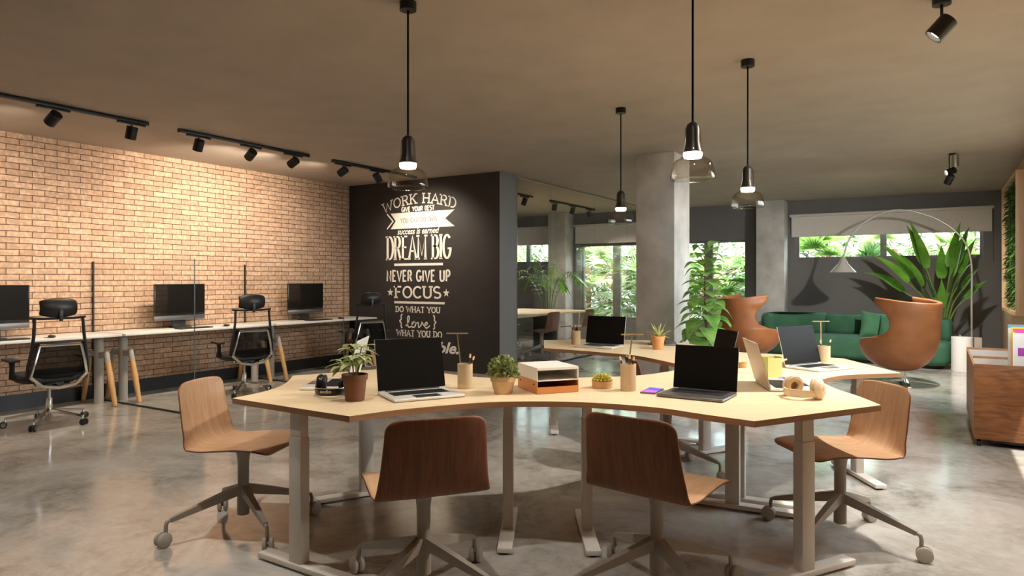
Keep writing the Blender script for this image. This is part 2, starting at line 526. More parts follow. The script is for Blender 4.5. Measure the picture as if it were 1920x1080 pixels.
def catmull(pts, n=6, closed=False):
    pts = [Vector(p) for p in pts]
    out = []
    m = len(pts)
    rng = range(m if closed else m - 1)
    for i in rng:
        if closed:
            p0, p1, p2, p3 = pts[(i - 1) % m], pts[i], pts[(i + 1) % m], pts[(i + 2) % m]
        else:
            p0, p1, p2, p3 = pts[max(0, i - 1)], pts[i], pts[i + 1], pts[min(m - 1, i + 2)]
        for k in range(n):
            t = k / n
            out.append(0.5 * ((2 * p1) + (p2 - p0) * t + (2 * p0 - 5 * p1 + 4 * p2 - p3) * t * t + (3 * p1 - p0 - 3 * p2 + p3) * t ** 3))
    if not closed: out.append(pts[-1])
    return out

LABELS = {}
def tag(o, label, cat, group=None, kind=None):
    o['label'] = label
    o['category'] = cat
    if group: o['group'] = group
    if kind: o['kind'] = kind
    assert label not in LABELS, label
    assert 4 <= len(label.split()) <= 16, label
    LABELS[label] = o.name
    return o
def thing(name, label, cat, loc=(0, 0, 0), rz=0.0, group=None):
    o = bpy.data.objects.new(name, None)
    o.empty_display_size = 0.1
    COL.objects.link(o)
    o.location = loc
    o.rotation_euler = (0, 0, rz)
    return tag(o, label, cat, group)
def struct(o, label=None):
    o['kind'] = 'structure'
    if label: o['label'] = label
    return o
def dup(root, loc, rz, label, group=None):
    r = root.copy(); COL.objects.link(r)
    r.location = loc; r.rotation_euler = (0, 0, rz)
    tag(r, label, root['category'], group or root.get('group'))
    for ch in list(root.children):
        c = ch.copy(); COL.objects.link(c); c.parent = r
        for g in list(ch.children):
            k = g.copy(); COL.objects.link(k); k.parent = c
    return r
def spot_lamp(parent, loc, direction, watts, size, blend=1.0, color=WARM, radius=0.03, name='lamp'):
    d = bpy.data.lights.new(name, 'SPOT')
    d.energy = watts; d.spot_size = R(size); d.spot_blend = blend
    d.color = color; d.shadow_soft_size = radius
    o = bpy.data.objects.new(name, d); COL.objects.link(o)
    o.location = loc
    o.rotation_euler = Vector(direction).to_track_quat('-Z', 'Y').to_euler()
    if parent is not None: o.parent = parent
    return o

# ------------------------------------------------------------------ the room
XL, XR, YF, YB = -7.94, 0.90, -2.6, 13.9
XM = -10.2                       # far side of the meeting room
YW0, YW1, XW = 7.90, 8.34, -5.10  # black lettered wall
def slab(name, x0, x1, y0, y1, z0, z1, m):
    return MB().box(((x0 + x1) / 2, (y0 + y1) / 2, (z0 + z1) / 2), (x1 - x0, y1 - y0, z1 - z0)).build(name, m, smooth=False)
struct(slab('floor', XM - 0.2, XR + 0.2, YF - 0.2, YB, -0.15, 0.0, 'polished_concrete'), 'polished grey concrete floor')
struct(slab('ceiling', XM - 0.2, XR + 0.2, YF - 0.2, YB + 0.2, CEIL, CEIL + 0.2, 'ceiling_paint'), 'matte taupe painted ceiling')
struct(slab('wall_left', XL - 0.2, XL, YF, YW0, 0, CEIL, 'brick'), 'exposed thin brick wall behind the white desks')
struct(slab('wall_black', XM, XW, YW0, YW1, 0, CEIL, 'black_wall'), 'black painted wall carrying the white lettering')
struct(slab('trim_1', XW, XW + 0.006, YW0, YW1, 0, CEIL, 'return_grey'), 'lighter grey end of the black wall')  # thin panel, lighter grey than the wall it covers
struct(slab('wall_meeting', XM - 0.2, XM, YW0, YB, 0, CEIL, 'dark_wall'))
RW = (4.6, 9.1, 1.20, 2.45)  # opening of the added window in the right wall
wr = MB()
for (y0, y1, z0, z1) in ((YF, RW[0], 0, CEIL), (RW[1], YB, 0, CEIL), (RW[0], RW[1], 0, RW[2]), (RW[0], RW[1], RW[3], CEIL)):
    wr.box((XR + 0.1, (y0 + y1) / 2, (z0 + z1) / 2), (0.2, y1 - y0, z1 - z0))
struct(wr.build('wall_right', 'oak_panel', smooth=False), 'light oak panelled wall')
struct(slab('wall_front', XL - 0.2, XR + 0.2, YF - 0.2, YF, 0, CEIL, 'grey_wall'))
struct(slab('baseboard_left', XL, XL + 0.018, YF, YW0, 0, 0.15, 'black_trim'), 'black baseboard under the brick wall')
# window wall with its three openings
OPEN = [(-8.95, -7.45, 1.69, 2.45), (-6.80, -3.18, 0.45, 2.11), (-2.28, 0.66, 1.69, 2.45)]
wb = MB()
def wbox(x0, x1, z0, z1): wb.box(((x0 + x1) / 2, YB + 0.1, (z0 + z1) / 2), (x1 - x0, 0.2, z1 - z0))
xs = XM - 0.2
for (x0, x1, z0, z1) in OPEN:
    wbox(xs, x0, 0, CEIL); wbox(x0, x1, 0, z0); wbox(x0, x1, z1, CEIL)
    xs = x1
wbox(xs, XR + 0.2, 0, CEIL)
struct(wb.build('wall_back', 'dark_wall', smooth=False), 'dark grey wall with the garden windows')
def window(n, x0, x1, z0, z1, mull, wm=0.06, rail=None):
    f = MB(); t = 0.05; y = YB + 0.09
    f.box(((x0 + x1) / 2, y, z0 + t / 2), (x1 - x0, 0.08, t)); f.box(((x0 + x1) / 2, y, z1 - t / 2), (x1 - x0, 0.08, t))
    f.box((x0 + t / 2, y, (z0 + z1) / 2), (t, 0.08, z1 - z0 - 2 * t)); f.box((x1 - t / 2, y, (z0 + z1) / 2), (t, 0.08, z1 - z0 - 2 * t))
    for mx in mull: f.box((mx, y, (z0 + z1) / 2), (wm, 0.081, z1 - z0 - 2 * t))
    fo = struct(f.build('window_%d' % n, 'frame_grey', smooth=False))
    edges = [x0] + list(mull) + [x1]
    for a, b in zip(edges, edges[1:]):
        MB().box(((a + b) / 2, y, (z0 + z1) / 2), (b - a - 0.05, 0.008, z1 - z0 - 0.1)).build('pane', 'window_glass', fo, smooth=False)
window(1, *OPEN[2], [-0.82], 0.10)
window(2, *OPEN[1], [-5.96, -4.55, -3.95], 0.17)
window(3, *OPEN[0], [-8.2], 0.10)
f = MB()
for z in (RW[2] + 0.025, RW[3] - 0.025): f.box((XR + 0.1, (RW[0] + RW[1]) / 2, z), (0.08, RW[1] - RW[0], 0.05))
for y in (RW[0] + 0.025, (RW[0] + RW[1]) / 2, RW[1] - 0.025): f.box((XR + 0.1, y, (RW[2] + RW[3]) / 2), (0.081, 0.05, RW[3] - RW[2] - 0.1))
fo = struct(f.build('window_4', 'frame_grey', smooth=False))  # unseen window, added to let neutral fill light in from the right
for a, b in ((RW[0], (RW[0] + RW[1]) / 2), ((RW[0] + RW[1]) / 2, RW[1])):
    MB().box((XR + 0.1, (a + b) / 2, (RW[2] + RW[3]) / 2), (0.008, b - a - 0.06, RW[3] - RW[2] - 0.1)).build('pane', 'window_glass', fo, smooth=False)
def column(name, x0, x1, y0, y1, label):
    o = MB().box(((x0 + x1) / 2, (y0 + y1) / 2, CEIL / 2), (x1 - x0, y1 - y0, CEIL), bev=0.008).build(name, 'concrete')
    struct(o, label)
column('column', -3.05, -2.58, 7.72, 8.29, 'rough grey concrete column beside the glass meeting room')
column('column.001', -2.92, -2.42, 13.50, YB, 'concrete pilaster left of the wide blind')
column('column.002', -7.42, -6.98, 13.50, YB, 'concrete pilaster inside the meeting room')

def blind(x0, x1, label):
    t = thing('roller_blind', label, 'blind', ((x0 + x1) / 2, YB - 0.06, 2.52), group='roller blinds on the garden windows')
    w = x1 - x0
    MB().box((0, 0, 0.0), (w, 0.09, 0.05), bev=0.012).build('head_rail', 'blind_bar', t)
    MB().box((0, 0.01, -0.205), (w - 0.06, 0.004, 0.36)).build('fabric', 'blind', t)
    MB().box((0, 0.01, -0.39), (w - 0.06, 0.016, 0.022), bev=0.004).build('bottom_bar', 'blind_bar', t)
    MB().tube([(w / 2 - 0.012, -0.03, -0.02), (w / 2 - 0.012, -0.03, -0.9)], 0.003, 6).build('pull_chain', 'black_trim', t)
blind(-2.38, 0.80, 'wide grey roller blind half drawn over the window above the green sofa')
blind(-9.05, -7.46, 'grey roller blind at the far left inside the glass meeting room')
blind(-6.94, -5.16, 'grey roller blind in the meeting room right of its concrete pilaster')

# glass wall of the meeting room
t = thing('glass_partition', 'frameless floor to ceiling glass wall between black wall and concrete column', 'glass wall', (XW, YW1, 0))
ys = [0.0, 1.03, 2.63, 4.1, YB - YW1]
for a, b in zip(ys, ys[1:]):
    MB().box((0, (a + b) / 2, CEIL / 2), (0.012, b - a - 0.008, CEIL - 0.05)).build('pane', 'partition_glass', t, smooth=False)
MB().box((0, ys[-1] / 2, CEIL - 0.0125), (0.03, ys[-1], 0.025)).build('top_channel', 'steel', t, smooth=False)
MB().box((0, ys[-1] / 2, 0.0125), (0.03, ys[-1], 0.025)).build('floor_channel', 'black_trim', t, smooth=False)
MB().box((0.0, 0.006, CEIL / 2), (0.03, 0.012, CEIL - 0.05)).build('wall_channel', 'chrome', t, smooth=False)

# ------------------------------------------------------------------ garden outside
struct(slab('ground', -30, 25, YB + 0.2, 30, -0.35, -0.15, 'garden_soil'), 'garden ground outside the windows')
struct(slab('side_ground', XR + 0.2, 25, YF, YB + 0.2, -0.35, -0.15, 'garden_soil'))
struct(slab('garden_wall', -30, 25, 20.5, 20.8, -0.15, 2.3, 'garden_wall'), 'pale garden boundary wall behind the palms')
hb = MB(); r = random.Random(15)
for k in range(9000):
    p = Vector((r.uniform(-13, 4), r.uniform(17.8, 19.4), r.uniform(-0.1, 3.4)))
    a = r.uniform(0, 2 * PI)
    hb.leaf(p, (math.cos(a), math.sin(a), r.uniform(-0.5, 0.8)), (0, -0.5, 1), r.uniform(0.25, 0.55), r.uniform(0.05, 0.12), r.uniform(0.1, 0.6), 2, 0.3, 0.6)
o = hb.build('hedge', 'leaf_hedge', normals=False); tag(o, 'dense dark hedge far outside behind the garden palms', 'hedge', kind='stuff')
rnd = random.Random(7)
def fan_palm(x, y, h, n, size, mname, label, cat='palm'):
    t = thing('fan_palm', label, cat, (x, y, -0.15), group='palms in the garden outside the windows')
    s = MB()
    s.tube([(0, 0, 0), (0.05, 0.02, h * 0.5), (0, 0, h)], [0.09, 0.075, 0.06], 8)
    fr = MB()
    for k in range(n):
        a = 2 * PI * k / n * 2.4 + rnd.uniform(-0.4, 0.4)
        el = rnd.uniform(-0.5, 1.1)
        d = Vector((math.cos(a) * math.cos(el), math.sin(a) * math.cos(el), math.sin(el)))
        st = Vector((0, 0, h * rnd.uniform(0.45, 1.0)))
        L = size * rnd.uniform(0.6, 1.0)
        tip = st + d * L * 0.8 - Vector((0, 0, 0.12 * L))
        s.tube([st, (st + tip) / 2 + Vector((0, 0, 0.05 * L)), tip], 0.009, 5, caps=False)
        side = d.cross(Vector((0, 0, 1))).normalized()
        up = side.cross(d).normalized()
        nl = 17
        for i in range(nl):
            b = (i / (nl - 1) - 0.5) * 2 * 1.75
            ld = d * math.cos(b) + side * math.sin(b) + up * 0.12
            fr.leaf(tip, ld, up, L * rnd.uniform(0.62, 0.75) * (0.8 + 0.2 * math.cos(b)), 0.06 * L + 0.015, rnd.uniform(0.1, 0.45), 3, 0.3, 0.45)
    fr.build('fronds', mname, t, normals=False)
    s.build('trunk', 'stem_brown', t)
palms = [(-10.8, 16.6, 1.9, 14, 1.5, 'leaf_palm', 'sunlit fan palm outside the far left meeting room window'),
 (-9.3, 16.2, 2.0, 16, 1.4, 'leaf_pale_palm', 'pale fan palm outside, left of the meeting room pilaster'),
 (-7.9, 16.5, 2.1, 16, 1.4, 'leaf_palm', 'broad fan palm outside behind the meeting room pilaster'),
 (-6.75, 15.6, 1.9, 18, 1.25, 'leaf_pale_palm', 'bright fan palm in the left pane of the tall garden window'),
 (-5.6, 15.3, 1.1, 20, 1.2, 'leaf_palm', 'low leafy palm close behind the tall meeting room window'),
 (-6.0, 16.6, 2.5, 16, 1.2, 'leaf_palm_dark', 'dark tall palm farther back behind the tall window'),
 (-4.75, 16.4, 2.0, 18, 1.35, 'leaf_pale_palm', 'pale fan palm outside just left of the concrete column'),
 (-4.15, 15.2, 1.5, 18, 1.15, 'leaf_palm', 'green fan palm outside behind the fiddle leaf fig'),
 (-3.3, 16.2, 2.0, 18, 1.35, 'leaf_pale_palm', 'sunny fan palm outside right of the concrete column'),
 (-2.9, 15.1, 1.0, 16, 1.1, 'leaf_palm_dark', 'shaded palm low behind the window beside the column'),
 (-1.95, 15.9, 2.0, 18, 1.3, 'leaf_palm', 'fan palm outside the left end of the wide window'),
 (-0.75, 16.2, 2.1, 18, 1.4, 'leaf_pale_palm', 'pale spreading palm outside behind the arc lamp'),
 (0.55, 16.1, 2.1, 18, 1.35, 'leaf_palm', 'fan palm outside the right end of the wide window'),
 (-1.3, 15.0, 1.75, 14, 0.9, 'leaf_palm_dark', 'small fan palm close to the wide window pane'),
 (0.1, 15.0, 1.7, 14, 0.9, 'leaf_palm', 'small fan palm outside behind the paddle leaved plant')]
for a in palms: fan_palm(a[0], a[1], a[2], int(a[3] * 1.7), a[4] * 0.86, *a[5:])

# ------------------------------------------------------------------ wall lettering (strokes)
def arc(cx, cy, rx, ry, a0, a1, n=10):
    return [(cx + rx * math.cos(R(a0 + (a1 - a0) * k / n)), cy + ry * math.sin(R(a0 + (a1 - a0) * k / n))) for k in range(n + 1)]
# per letter: advance, strokes, serif feet (x, y)
FONT = {
 'A': (0.86, [[(0.05, 0), (0.43, 1), (0.81, 0)], [(0.19, 0.34), (0.67, 0.34)]], [(0.05, 0), (0.81, 0)]),
 'B': (0.72, [[(0.12, 0), (0.12, 1)], [(0.12, 1)] + arc(0.38, 0.765, 0.22, 0.235, 90, -90) + [(0.12, 0.53)], [(0.12, 0.53)] + arc(0.40, 0.265, 0.26, 0.265, 90, -90) + [(0.12, 0)]], [(0.08, 0), (0.08, 1)]),
 'C': (0.78, [arc(0.42, 0.5, 0.36, 0.5, 42, 318, 20)], []),
 'D': (0.80, [[(0.12, 0), (0.12, 1)], [(0.12, 1)] + arc(0.34, 0.5, 0.38, 0.5, 90, -90, 14) + [(0.12, 0)]], [(0.08, 0), (0.08, 1)]),
 'E': (0.68, [[(0.60, 1), (0.12, 1), (0.12, 0), (0.62, 0)], [(0.12, 0.52), (0.50, 0.52)]], [(0.08, 0), (0.08, 1)]),
 'F': (0.66, [[(0.60, 1), (0.12, 1), (0.12, 0)], [(0.12, 0.52), (0.50, 0.52)]], [(0.12, 0), (0.08, 1)]),
 'G': (0.82, [arc(0.42, 0.5, 0.36, 0.5, 45, 340, 20) + [(0.76, 0.42), (0.48, 0.42)]], []),
 'H': (0.84, [[(0.12, 0), (0.12, 1)], [(0.72, 0), (0.72, 1)], [(0.12, 0.51), (0.72, 0.51)]], [(0.12, 0), (0.12, 1), (0.72, 0), (0.72, 1)]),
 'I': (0.30, [[(0.15, 0), (0.15, 1)]], [(0.15, 0), (0.15, 1)]),
 'K': (0.78, [[(0.12, 0), (0.12, 1)], [(0.68, 1), (0.14, 0.42)], [(0.30, 0.60), (0.70, 0)]], [(0.12, 0), (0.12, 1), (0.68, 1), (0.70, 0)]),
 'M': (1.00, [[(0.12, 0), (0.12, 1), (0.50, 0.15), (0.88, 1), (0.88, 0)]], [(0.12, 0), (0.08, 1), (0.92, 1), (0.88, 0)]),
 'N': (0.84, [[(0.12, 0), (0.12, 1), (0.72, 0), (0.72, 1)]], [(0.12, 0), (0.08, 1), (0.72, 1)]),
 'O': (0.86, [arc(0.43, 0.5, 0.36, 0.5, 0, 360, 24)], []),
 'P': (0.70, [[(0.12, 0), (0.12, 1)], [(0.12, 1)] + arc(0.38, 0.73, 0.24, 0.27, 90, -90) + [(0.12, 0.46)]], [(0.12, 0), (0.08, 1)]),
 'R': (0.78, [[(0.12, 0), (0.12, 1)], [(0.12, 1)] + arc(0.38, 0.75, 0.24, 0.25, 90, -90) + [(0.12, 0.50)], [(0.40, 0.50), (0.68, 0)]], [(0.12, 0), (0.08, 1), (0.70, 0)]),
 'S': (0.70, [arc(0.35, 0.745, 0.26, 0.255, 35, 270, 12) + arc(0.35, 0.245, 0.28, 0.245, 90, -145, 12)], []),
 'T': (0.74, [[(0.04, 1), (0.70, 1)], [(0.37, 1), (0.37, 0)]], [(0.37, 0)]),
 'U': (0.82, [[(0.12, 1), (0.12, 0.32)] + arc(0.41, 0.30, 0.29, 0.30, 180, 360, 12) + [(0.70, 1)]], [(0.12, 1), (0.70, 1)]),
 'V': (0.82, [[(0.05, 1), (0.41, 0), (0.77, 1)]], [(0.05, 1), (0.77, 1)]),
 'W': (1.10, [[(0.05, 1), (0.30, 0), (0.55, 0.85), (0.80, 0), (1.05, 1)]], [(0.05, 1), (1.05, 1)]),
 'Y': (0.80, [[(0.05, 1), (0.40, 0.48), (0.75, 1)], [(0.40, 0.48), (0.40, 0)]], [(0.05, 1), (0.75, 1), (0.40, 0)]),
 ' ': (0.42, [], []),
}
LY = YW0 - 0.004
def ribbon(mb, pts, wx, wz=None, warp=None):
    """flat stroke in the x z plane of the wall"""
    wz = wx if wz is None else wz
    pts = [Vector((p[0], p[1])) for p in pts]
    rows = []
    closed = (pts[0] - pts[-1]).length < 1e-6 and len(pts) > 3
    for i, p in enumerate(pts):
        if closed:
            a = pts[i - 1] if i > 0 else pts[-2]; b = pts[i + 1] if i < len(pts) - 1 else pts[1]
        else:
            a = pts[max(0, i - 1)]; b = pts[min(len(pts) - 1, i + 1)]
        t1 = (p - a); t2 = (b - p)
        t1 = t1.normalized() if t1.length > 1e-9 else t2.normalized()
        t2 = t2.normalized() if t2.length > 1e-9 else t1
        t = (t1 + t2)
        t = t.normalized() if t.length > 1e-6 else t1
        nrm = Vector((-t.y, t.x))
        k = 1.0 / max(0.45, abs(nrm.dot(Vector((-t1.y, t1.x)))))
        k = min(k, 1.6)
        off = Vector((nrm.x * wx, nrm.y * wz)) * 0.5 * k
        q = []
        for s in (1, -1):
            v = p + off * s
            if warp: v = warp(v)
            q.append(mb.bm.verts.new((v[0], LY, v[1])))
        rows.append(q)
    for a, b in zip(rows, rows[1:]): mb.face([a[0], b[0], b[1], a[1]])
def words(m, s, *a, **k):
    out = []
    mbs = [MB()]
    stroke_text(mbs, s, *a, **k)
    for mb in mbs:
        out.append(put(mb, 'lettering_word', m))
    return out
def stroke_text(mbs, s, x0, x1, z0, z1, w, serif=True, track=0.06, warp=None, wz=None):
    tot = sum(FONT[c][0] + track for c in s) - track
    wz = w * 0.8 if wz is None else wz
    hi, lo = z1 - wz / 2, z0 + wz / 2
    sx = (x1 - x0) / tot; sz = hi - lo
    x = x0
    mb = mbs[0]
    for c in s:
        if c == ' ': mb = MB(); mbs.append(mb)
        adv, st, sf = FONT[c]
        for pl in st:
            ribbon(mb, [(x + p[0] * sx, lo + p[1] * sz) for p in pl], w, wz, warp)
        if serif:
            sl = min(0.17 * sx, 0.045)
            for (px, py) in sf:
                ribbon(mb, [(x + px * sx - sl, lo + py * sz), (x + px * sx + sl, lo + py * sz)], wz, wz, warp)
        x += (adv + track) * sx
def font_text(name, s, x0, x1, z0, z1, m, parent, shear=0.25, bold=0.012):
    cu = bpy.data.curves.new('lettering_curve', 'FONT')
    cu.body = s; cu.size = 1.0; cu.shear = shear; cu.offset = bold; cu.resolution_u = 3
    tmp = bpy.data.objects.new('lettering_curve', cu); COL.objects.link(tmp)
    dg = bpy.context.evaluated_depsgraph_get()
    me = bpy.data.meshes.new_from_object(tmp.evaluated_get(dg))
    bpy.data.objects.remove(tmp)
    xs_ = [v.co.x for v in me.vertices]; ys_ = [v.co.y for v in me.vertices]
    ax, bx, ay, by = min(xs_), max(xs_), min(ys_), max(ys_)
    for v in me.vertices:
        v.co = Vector((x0 + (v.co.x - ax) / (bx - ax) * (x1 - x0), LY - (0.001 if m != 'white_lettering' else 0), z0 + (v.co.y - ay) / (by - ay) * (z1 - z0)))
    me.name = name
    me.materials.clear(); me.materials.append(MATS[m])
    o = bpy.data.objects.new(name, me); COL.objects.link(o); o.parent = parent
    o.location = -Vector(parent.location)
    return o
lt = thing('wall_lettering', 'white motivational lettering painted on the black wall', 'lettering', (-6.5, YW0, 0))
def put(mb, name, m='white_lettering'):
    o = mb.build(name, m, lt, smooth=False); o.location = -Vector(lt.location); return o
cx0 = (-7.204 - 5.842) / 2
words('white_lettering', 'WORK HARD', -7.22, -5.83, 2.438, 2.592, 0.023, True, 0.10, lambda v: Vector((v[0] + (v[0] - cx0) * (v[1] - 2.5) * 0.28, v[1] - 0.12 * ((v[0] - cx0) / 0.69) ** 2 + 0.005)))
words('white_lettering', 'GIVE YOUR BEST', -6.85, -6.225, 2.328, 2.408, 0.019, False, 0.12)
mb = MB()
bz0, bz1 = 2.08, 2.32
vs = [(-7.07, bz1), (-5.86, bz1), (-6.03, (bz0 + bz1) / 2), (-5.86, bz0), (-7.07, bz0), (-6.97, (bz0 + bz1) / 2)]
vv = [mb.bm.verts.new((x, LY + 0.001, z)) for x, z in vs]
mb.face([vv[0], vv[1], vv[2], vv[5]]); mb.face([vv[5], vv[2], vv[3], vv[4]])
ribbon(mb, [(-7.14, bz1 - 0.006), (-7.02, (bz0 + bz1) / 2), (-7.14, bz0 + 0.006)], 0.022)
put(mb, 'banner')
for o in words('grey_lettering', 'YOU CAN DO THIS', -6.87, -6.18, 2.163, 2.240, 0.011, False, 0.16): o.location.y -= 0.002; o['label'] = 'thin grey word on the banner'
font_text('lettering_line', 'success is earned', -6.935, -6.135, 1.992, 2.085, 'white_lettering', lt, 0.3, 0.02)
words('white_lettering', 'DREAM BIG', -7.15, -5.925, 1.613, 1.975, 0.043, True, 0.06, wz=0.024)
mb = MB(); ribbon(mb, [(-6.996, 1.541), (-6.07, 1.541)], 0.036); put(mb, 'underline')
words('white_lettering', 'NEVER GIVE UP', -7.15, -5.94, 1.280, 1.463, 0.030, False, 0.14, wz=0.026)
words('white_lettering', 'FOCUS', -6.99, -6.10, 1.035, 1.222, 0.034, True, 0.06, wz=0.026)
for cx_ in (-7.075, -6.01):
    mb = MB(); c = mb.bm.verts.new((cx_, LY, 1.122)); ring = []
    for k in range(10):
        a = PI / 2 + k * PI / 5; r_ = 0.064 if k % 2 == 0 else 0.026
        ring.append(mb.bm.verts.new((cx_ + r_ * math.cos(a), LY, 1.122 + r_ * math.sin(a))))
    for k in range(10): mb.face([c, ring[k], ring[(k + 1) % 10]])
    put(mb, 'star')
mb = MB(); ribbon(mb, [(-6.996, 0.974), (-6.037, 0.974)], 0.034); put(mb, 'underline')
words('white_lettering', 'DO WHAT YOU', -6.97, -6.12, 0.824, 0.917, 0.019, True, 0.08)
mb = MB()
lv = [(0, 0.12), (0.06, 0.22), (0.14, 0.55), (0.15, 0.80), (0.11, 0.84), (0.08, 0.70), (0.08, 0.28), (0.11, 0.06), (0.17, 0.03), (0.24, 0.12), (0.30, 0.33), (0.37, 0.43), (0.33, 0.44), (0.27, 0.34), (0.25, 0.16), (0.29, 0.04), (0.36, 0.06), (0.41, 0.20), (0.42, 0.36), (0.39, 0.43), (0.44, 0.36), (0.51, 0.40), (0.53, 0.36), (0.54, 0.05), (0.62, 0.16), (0.67, 0.36), (0.68, 0.44), (0.70, 0.36), (0.76, 0.20), (0.84, 0.24), (0.90, 0.36), (0.87, 0.44), (0.81, 0.36), (0.79, 0.18), (0.83, 0.04), (0.90, 0.04), (1.0, 0.22)]
ribbon(mb, catmull([(-6.77 + x * 0.46, 0.60 + y * 0.20) for x, y in lv], 4), 0.020)
for sgn, bx_ in ((1, -6.87), (-1, -6.215)):
    ribbon(mb, catmull([(bx_ + sgn * 0.035, 0.795), (bx_ + sgn * 0.01, 0.775), (bx_ + sgn * 0.012, 0.72), (bx_ - sgn * 0.018, 0.693), (bx_ + sgn * 0.012, 0.665), (bx_ + sgn * 0.01, 0.61), (bx_ + sgn * 0.035, 0.59)], 4), 0.020)
put(mb, 'lettering_line')
words('white_lettering', 'WHAT YOU DO', -6.95, -6.085, 0.466, 0.565, 0.019, True, 0.08)
font_text('lettering_line', 'stay humble.', -7.15, -5.79, 0.20, 0.415, 'white_lettering', lt, 0.3, 0.03)

# ------------------------------------------------------------------ ceiling tracks and spotlights
def rail(x, y0, y1, label):
    t = thing('track_rail', label, 'light track', (x, (y0 + y1) / 2, CEIL), group='ceiling light tracks')
    MB().box((0, 0, -0.018), (0.042, y1 - y0, 0.034), bev=0.003).build('rail', 'black_metal', t)
    for s in (-1, 1): MB().box((0, s * ((y1 - y0) / 2 + 0.008), -0.018), (0.04, 0.016, 0.036)).build('end_cap', 'black_metal', t)
def track_spot(x, y, direction, label, watts, size=125, adapter=True, group='track spotlights', drop=0.0, color=WARM):
    d = Vector(direction).normalized()
    t = thing('track_spotlight', label, 'spotlight', (x, y, CEIL - 0.036), group=group)
    if adapter: MB().box((0, 0, -0.009), (0.03, 0.26, 0.017), bev=0.003).build('adapter', 'black_metal', t)
    else: MB().cyl((0, 0, 0.036), (0, 0, 0.0), 0.045).build('mounting_plate', 'black_metal', t)
    c = Vector((0, 0, -0.09 - drop))
    MB().cyl((0, 0, 0), (0, 0, -0.05 - drop), 0.008, n=10).build('stem', 'black_metal', t)
    h = MB()
    a = c - d * 0.055; b = c + d * 0.06
    prof = [(0, -0.055), (0.044, -0.055), (0.048, -0.051), (0.048, 0.06), (0.043, 0.06), (0.042, 0.035), (0, 0.035)]
    h.lathe(prof, 24, c, axis=d)
    ho = h.build('head', 'black_metal', t)
    MB().lathe([(0, 0.036), (0.036, 0.036), (0.036, 0.039), (0, 0.039)], 20, c, axis=d).build('lens', 'lens', ho)
    spot_lamp(t, c + d * 0.066, d, watts, size, color=color)
TX = -6.34
rail(TX, 2.07, 3.68, 'black ceiling light track nearest the camera along the brick wall')
rail(TX, 4.02, 5.63, 'middle black ceiling light track along the brick wall')
rail(TX, 6.04, 7.60, 'black ceiling light track at the lettered wall end')
track_spot(TX, 2.24, (-1, -0.1, -0.5), 'black track spotlight at the left edge, start of the nearest track', SPOT_WALL)
track_spot(TX, 2.88, (-0.95, -0.15, -0.65), 'tilted black spotlight in the middle of the nearest brick wall track', SPOT_WALL)
track_spot(TX, 3.54, (-0.35, 0.0, -1), 'upright black spotlight at the far end of the nearest track', SPOT_WALL * 0.9)
track_spot(TX, 4.22, (-0.5, 0.05, -1), 'upright black spotlight at the near end of the middle track', SPOT_WALL)
track_spot(TX, 4.84, (-1, 0.1, -0.6), 'black spotlight at the centre of the middle track', SPOT_WALL * 1.6)
track_spot(TX, 5.42, (-1, -0.15, -0.55), 'tilted black spotlight at the far end of the middle track', SPOT_WALL * 1.6)
track_spot(TX, 6.20, (-1, -0.15, -0.55), 'tilted black spotlight at the near end of the farthest track', SPOT_WALL)
track_spot(TX, 6.82, (-0.05, 1.15, -1.2), 'spotlight on the farthest track aimed at the lettering', SPOT_WALL * 1.7, 110)
# meeting room tracks
rail(-6.1, 8.9, 10.5, 'black light track in the meeting room beside the black wall')
rail(-6.1, 11.2, 13.1, 'black light track in the meeting room near its window')
track_spot(-6.1, 10.25, (-0.5, 0.2, -1), 'spotlight seen through the glass on the nearer meeting room track', 70, 110, group='meeting room spotlights')
track_spot(-6.1, 11.35, (-0.2, 0.1, -1), 'upright spotlight at the near end of the farther meeting room track', 70, 110, group='meeting room spotlights')
track_spot(-6.1, 12.1, (-0.4, 0.3, -1), 'tilted spotlight in the middle of the farther meeting room track', 70, 110, group='meeting room spotlights')
track_spot(-6.1, 12.85, (0.3, 0.3, -1), 'spotlight at the window end of the farther meeting room track', 70, 110, group='meeting room spotlights')
# ceiling spotlights along the oak wall, and added unseen fill spots over the desks
track_spot(0.02, 4.28, (-0.75, -0.12, -0.85), 'large black ceiling spotlight at the top right over the desks', CEIL_SPOT * 2.1, 120, False, 'ceiling spotlights', 0.03, NEUTRAL)
for (a, b, d_, w_, lab) in [(-1.9, 3.0, (-0.35, 0.35, -1), 1.0, 'added fill spotlight above the left chair of the front desk, out of view'),
                        (-0.6, 2.7, (-0.1, 0.05, -1), 0.5, 'added fill spotlight above the near left chair, out of view'),
                        (0.8, 2.5, (0.1, 0.05, -1), 0.5, 'added fill spotlight above the near right chair, out of view'),
                        (2.2, 3.0, (0.6, 0.5, -1), 1.5, 'added fill spotlight above the right chair of the front desk, out of view')]:
    p = P(a, b); q = P(d_[0], d_[1])
    track_spot(p.x, p.y, (q.x, q.y, -1), lab, CEIL_SPOT * w_, 130, False, 'ceiling spotlights', 0.03, NEUTRAL)
t = thing('twin_spotlight', 'double headed ceiling spotlight with steel driver before the planted frame', 'spotlight', (0.15, 9.6, CEIL))
MB().cyl((0, 0, 0), (0, 0, -0.02), 0.035).build('mounting_plate', 'black_metal', t)
MB().cyl((0.03, 0, -0.02), (0.03, 0, -0.16), 0.036).build('driver', 'steel', t)
MB().cyl((-0.03, 0, -0.01), (-0.03, 0, -0.2), 0.006, n=8).build('stem', 'black_metal', t)
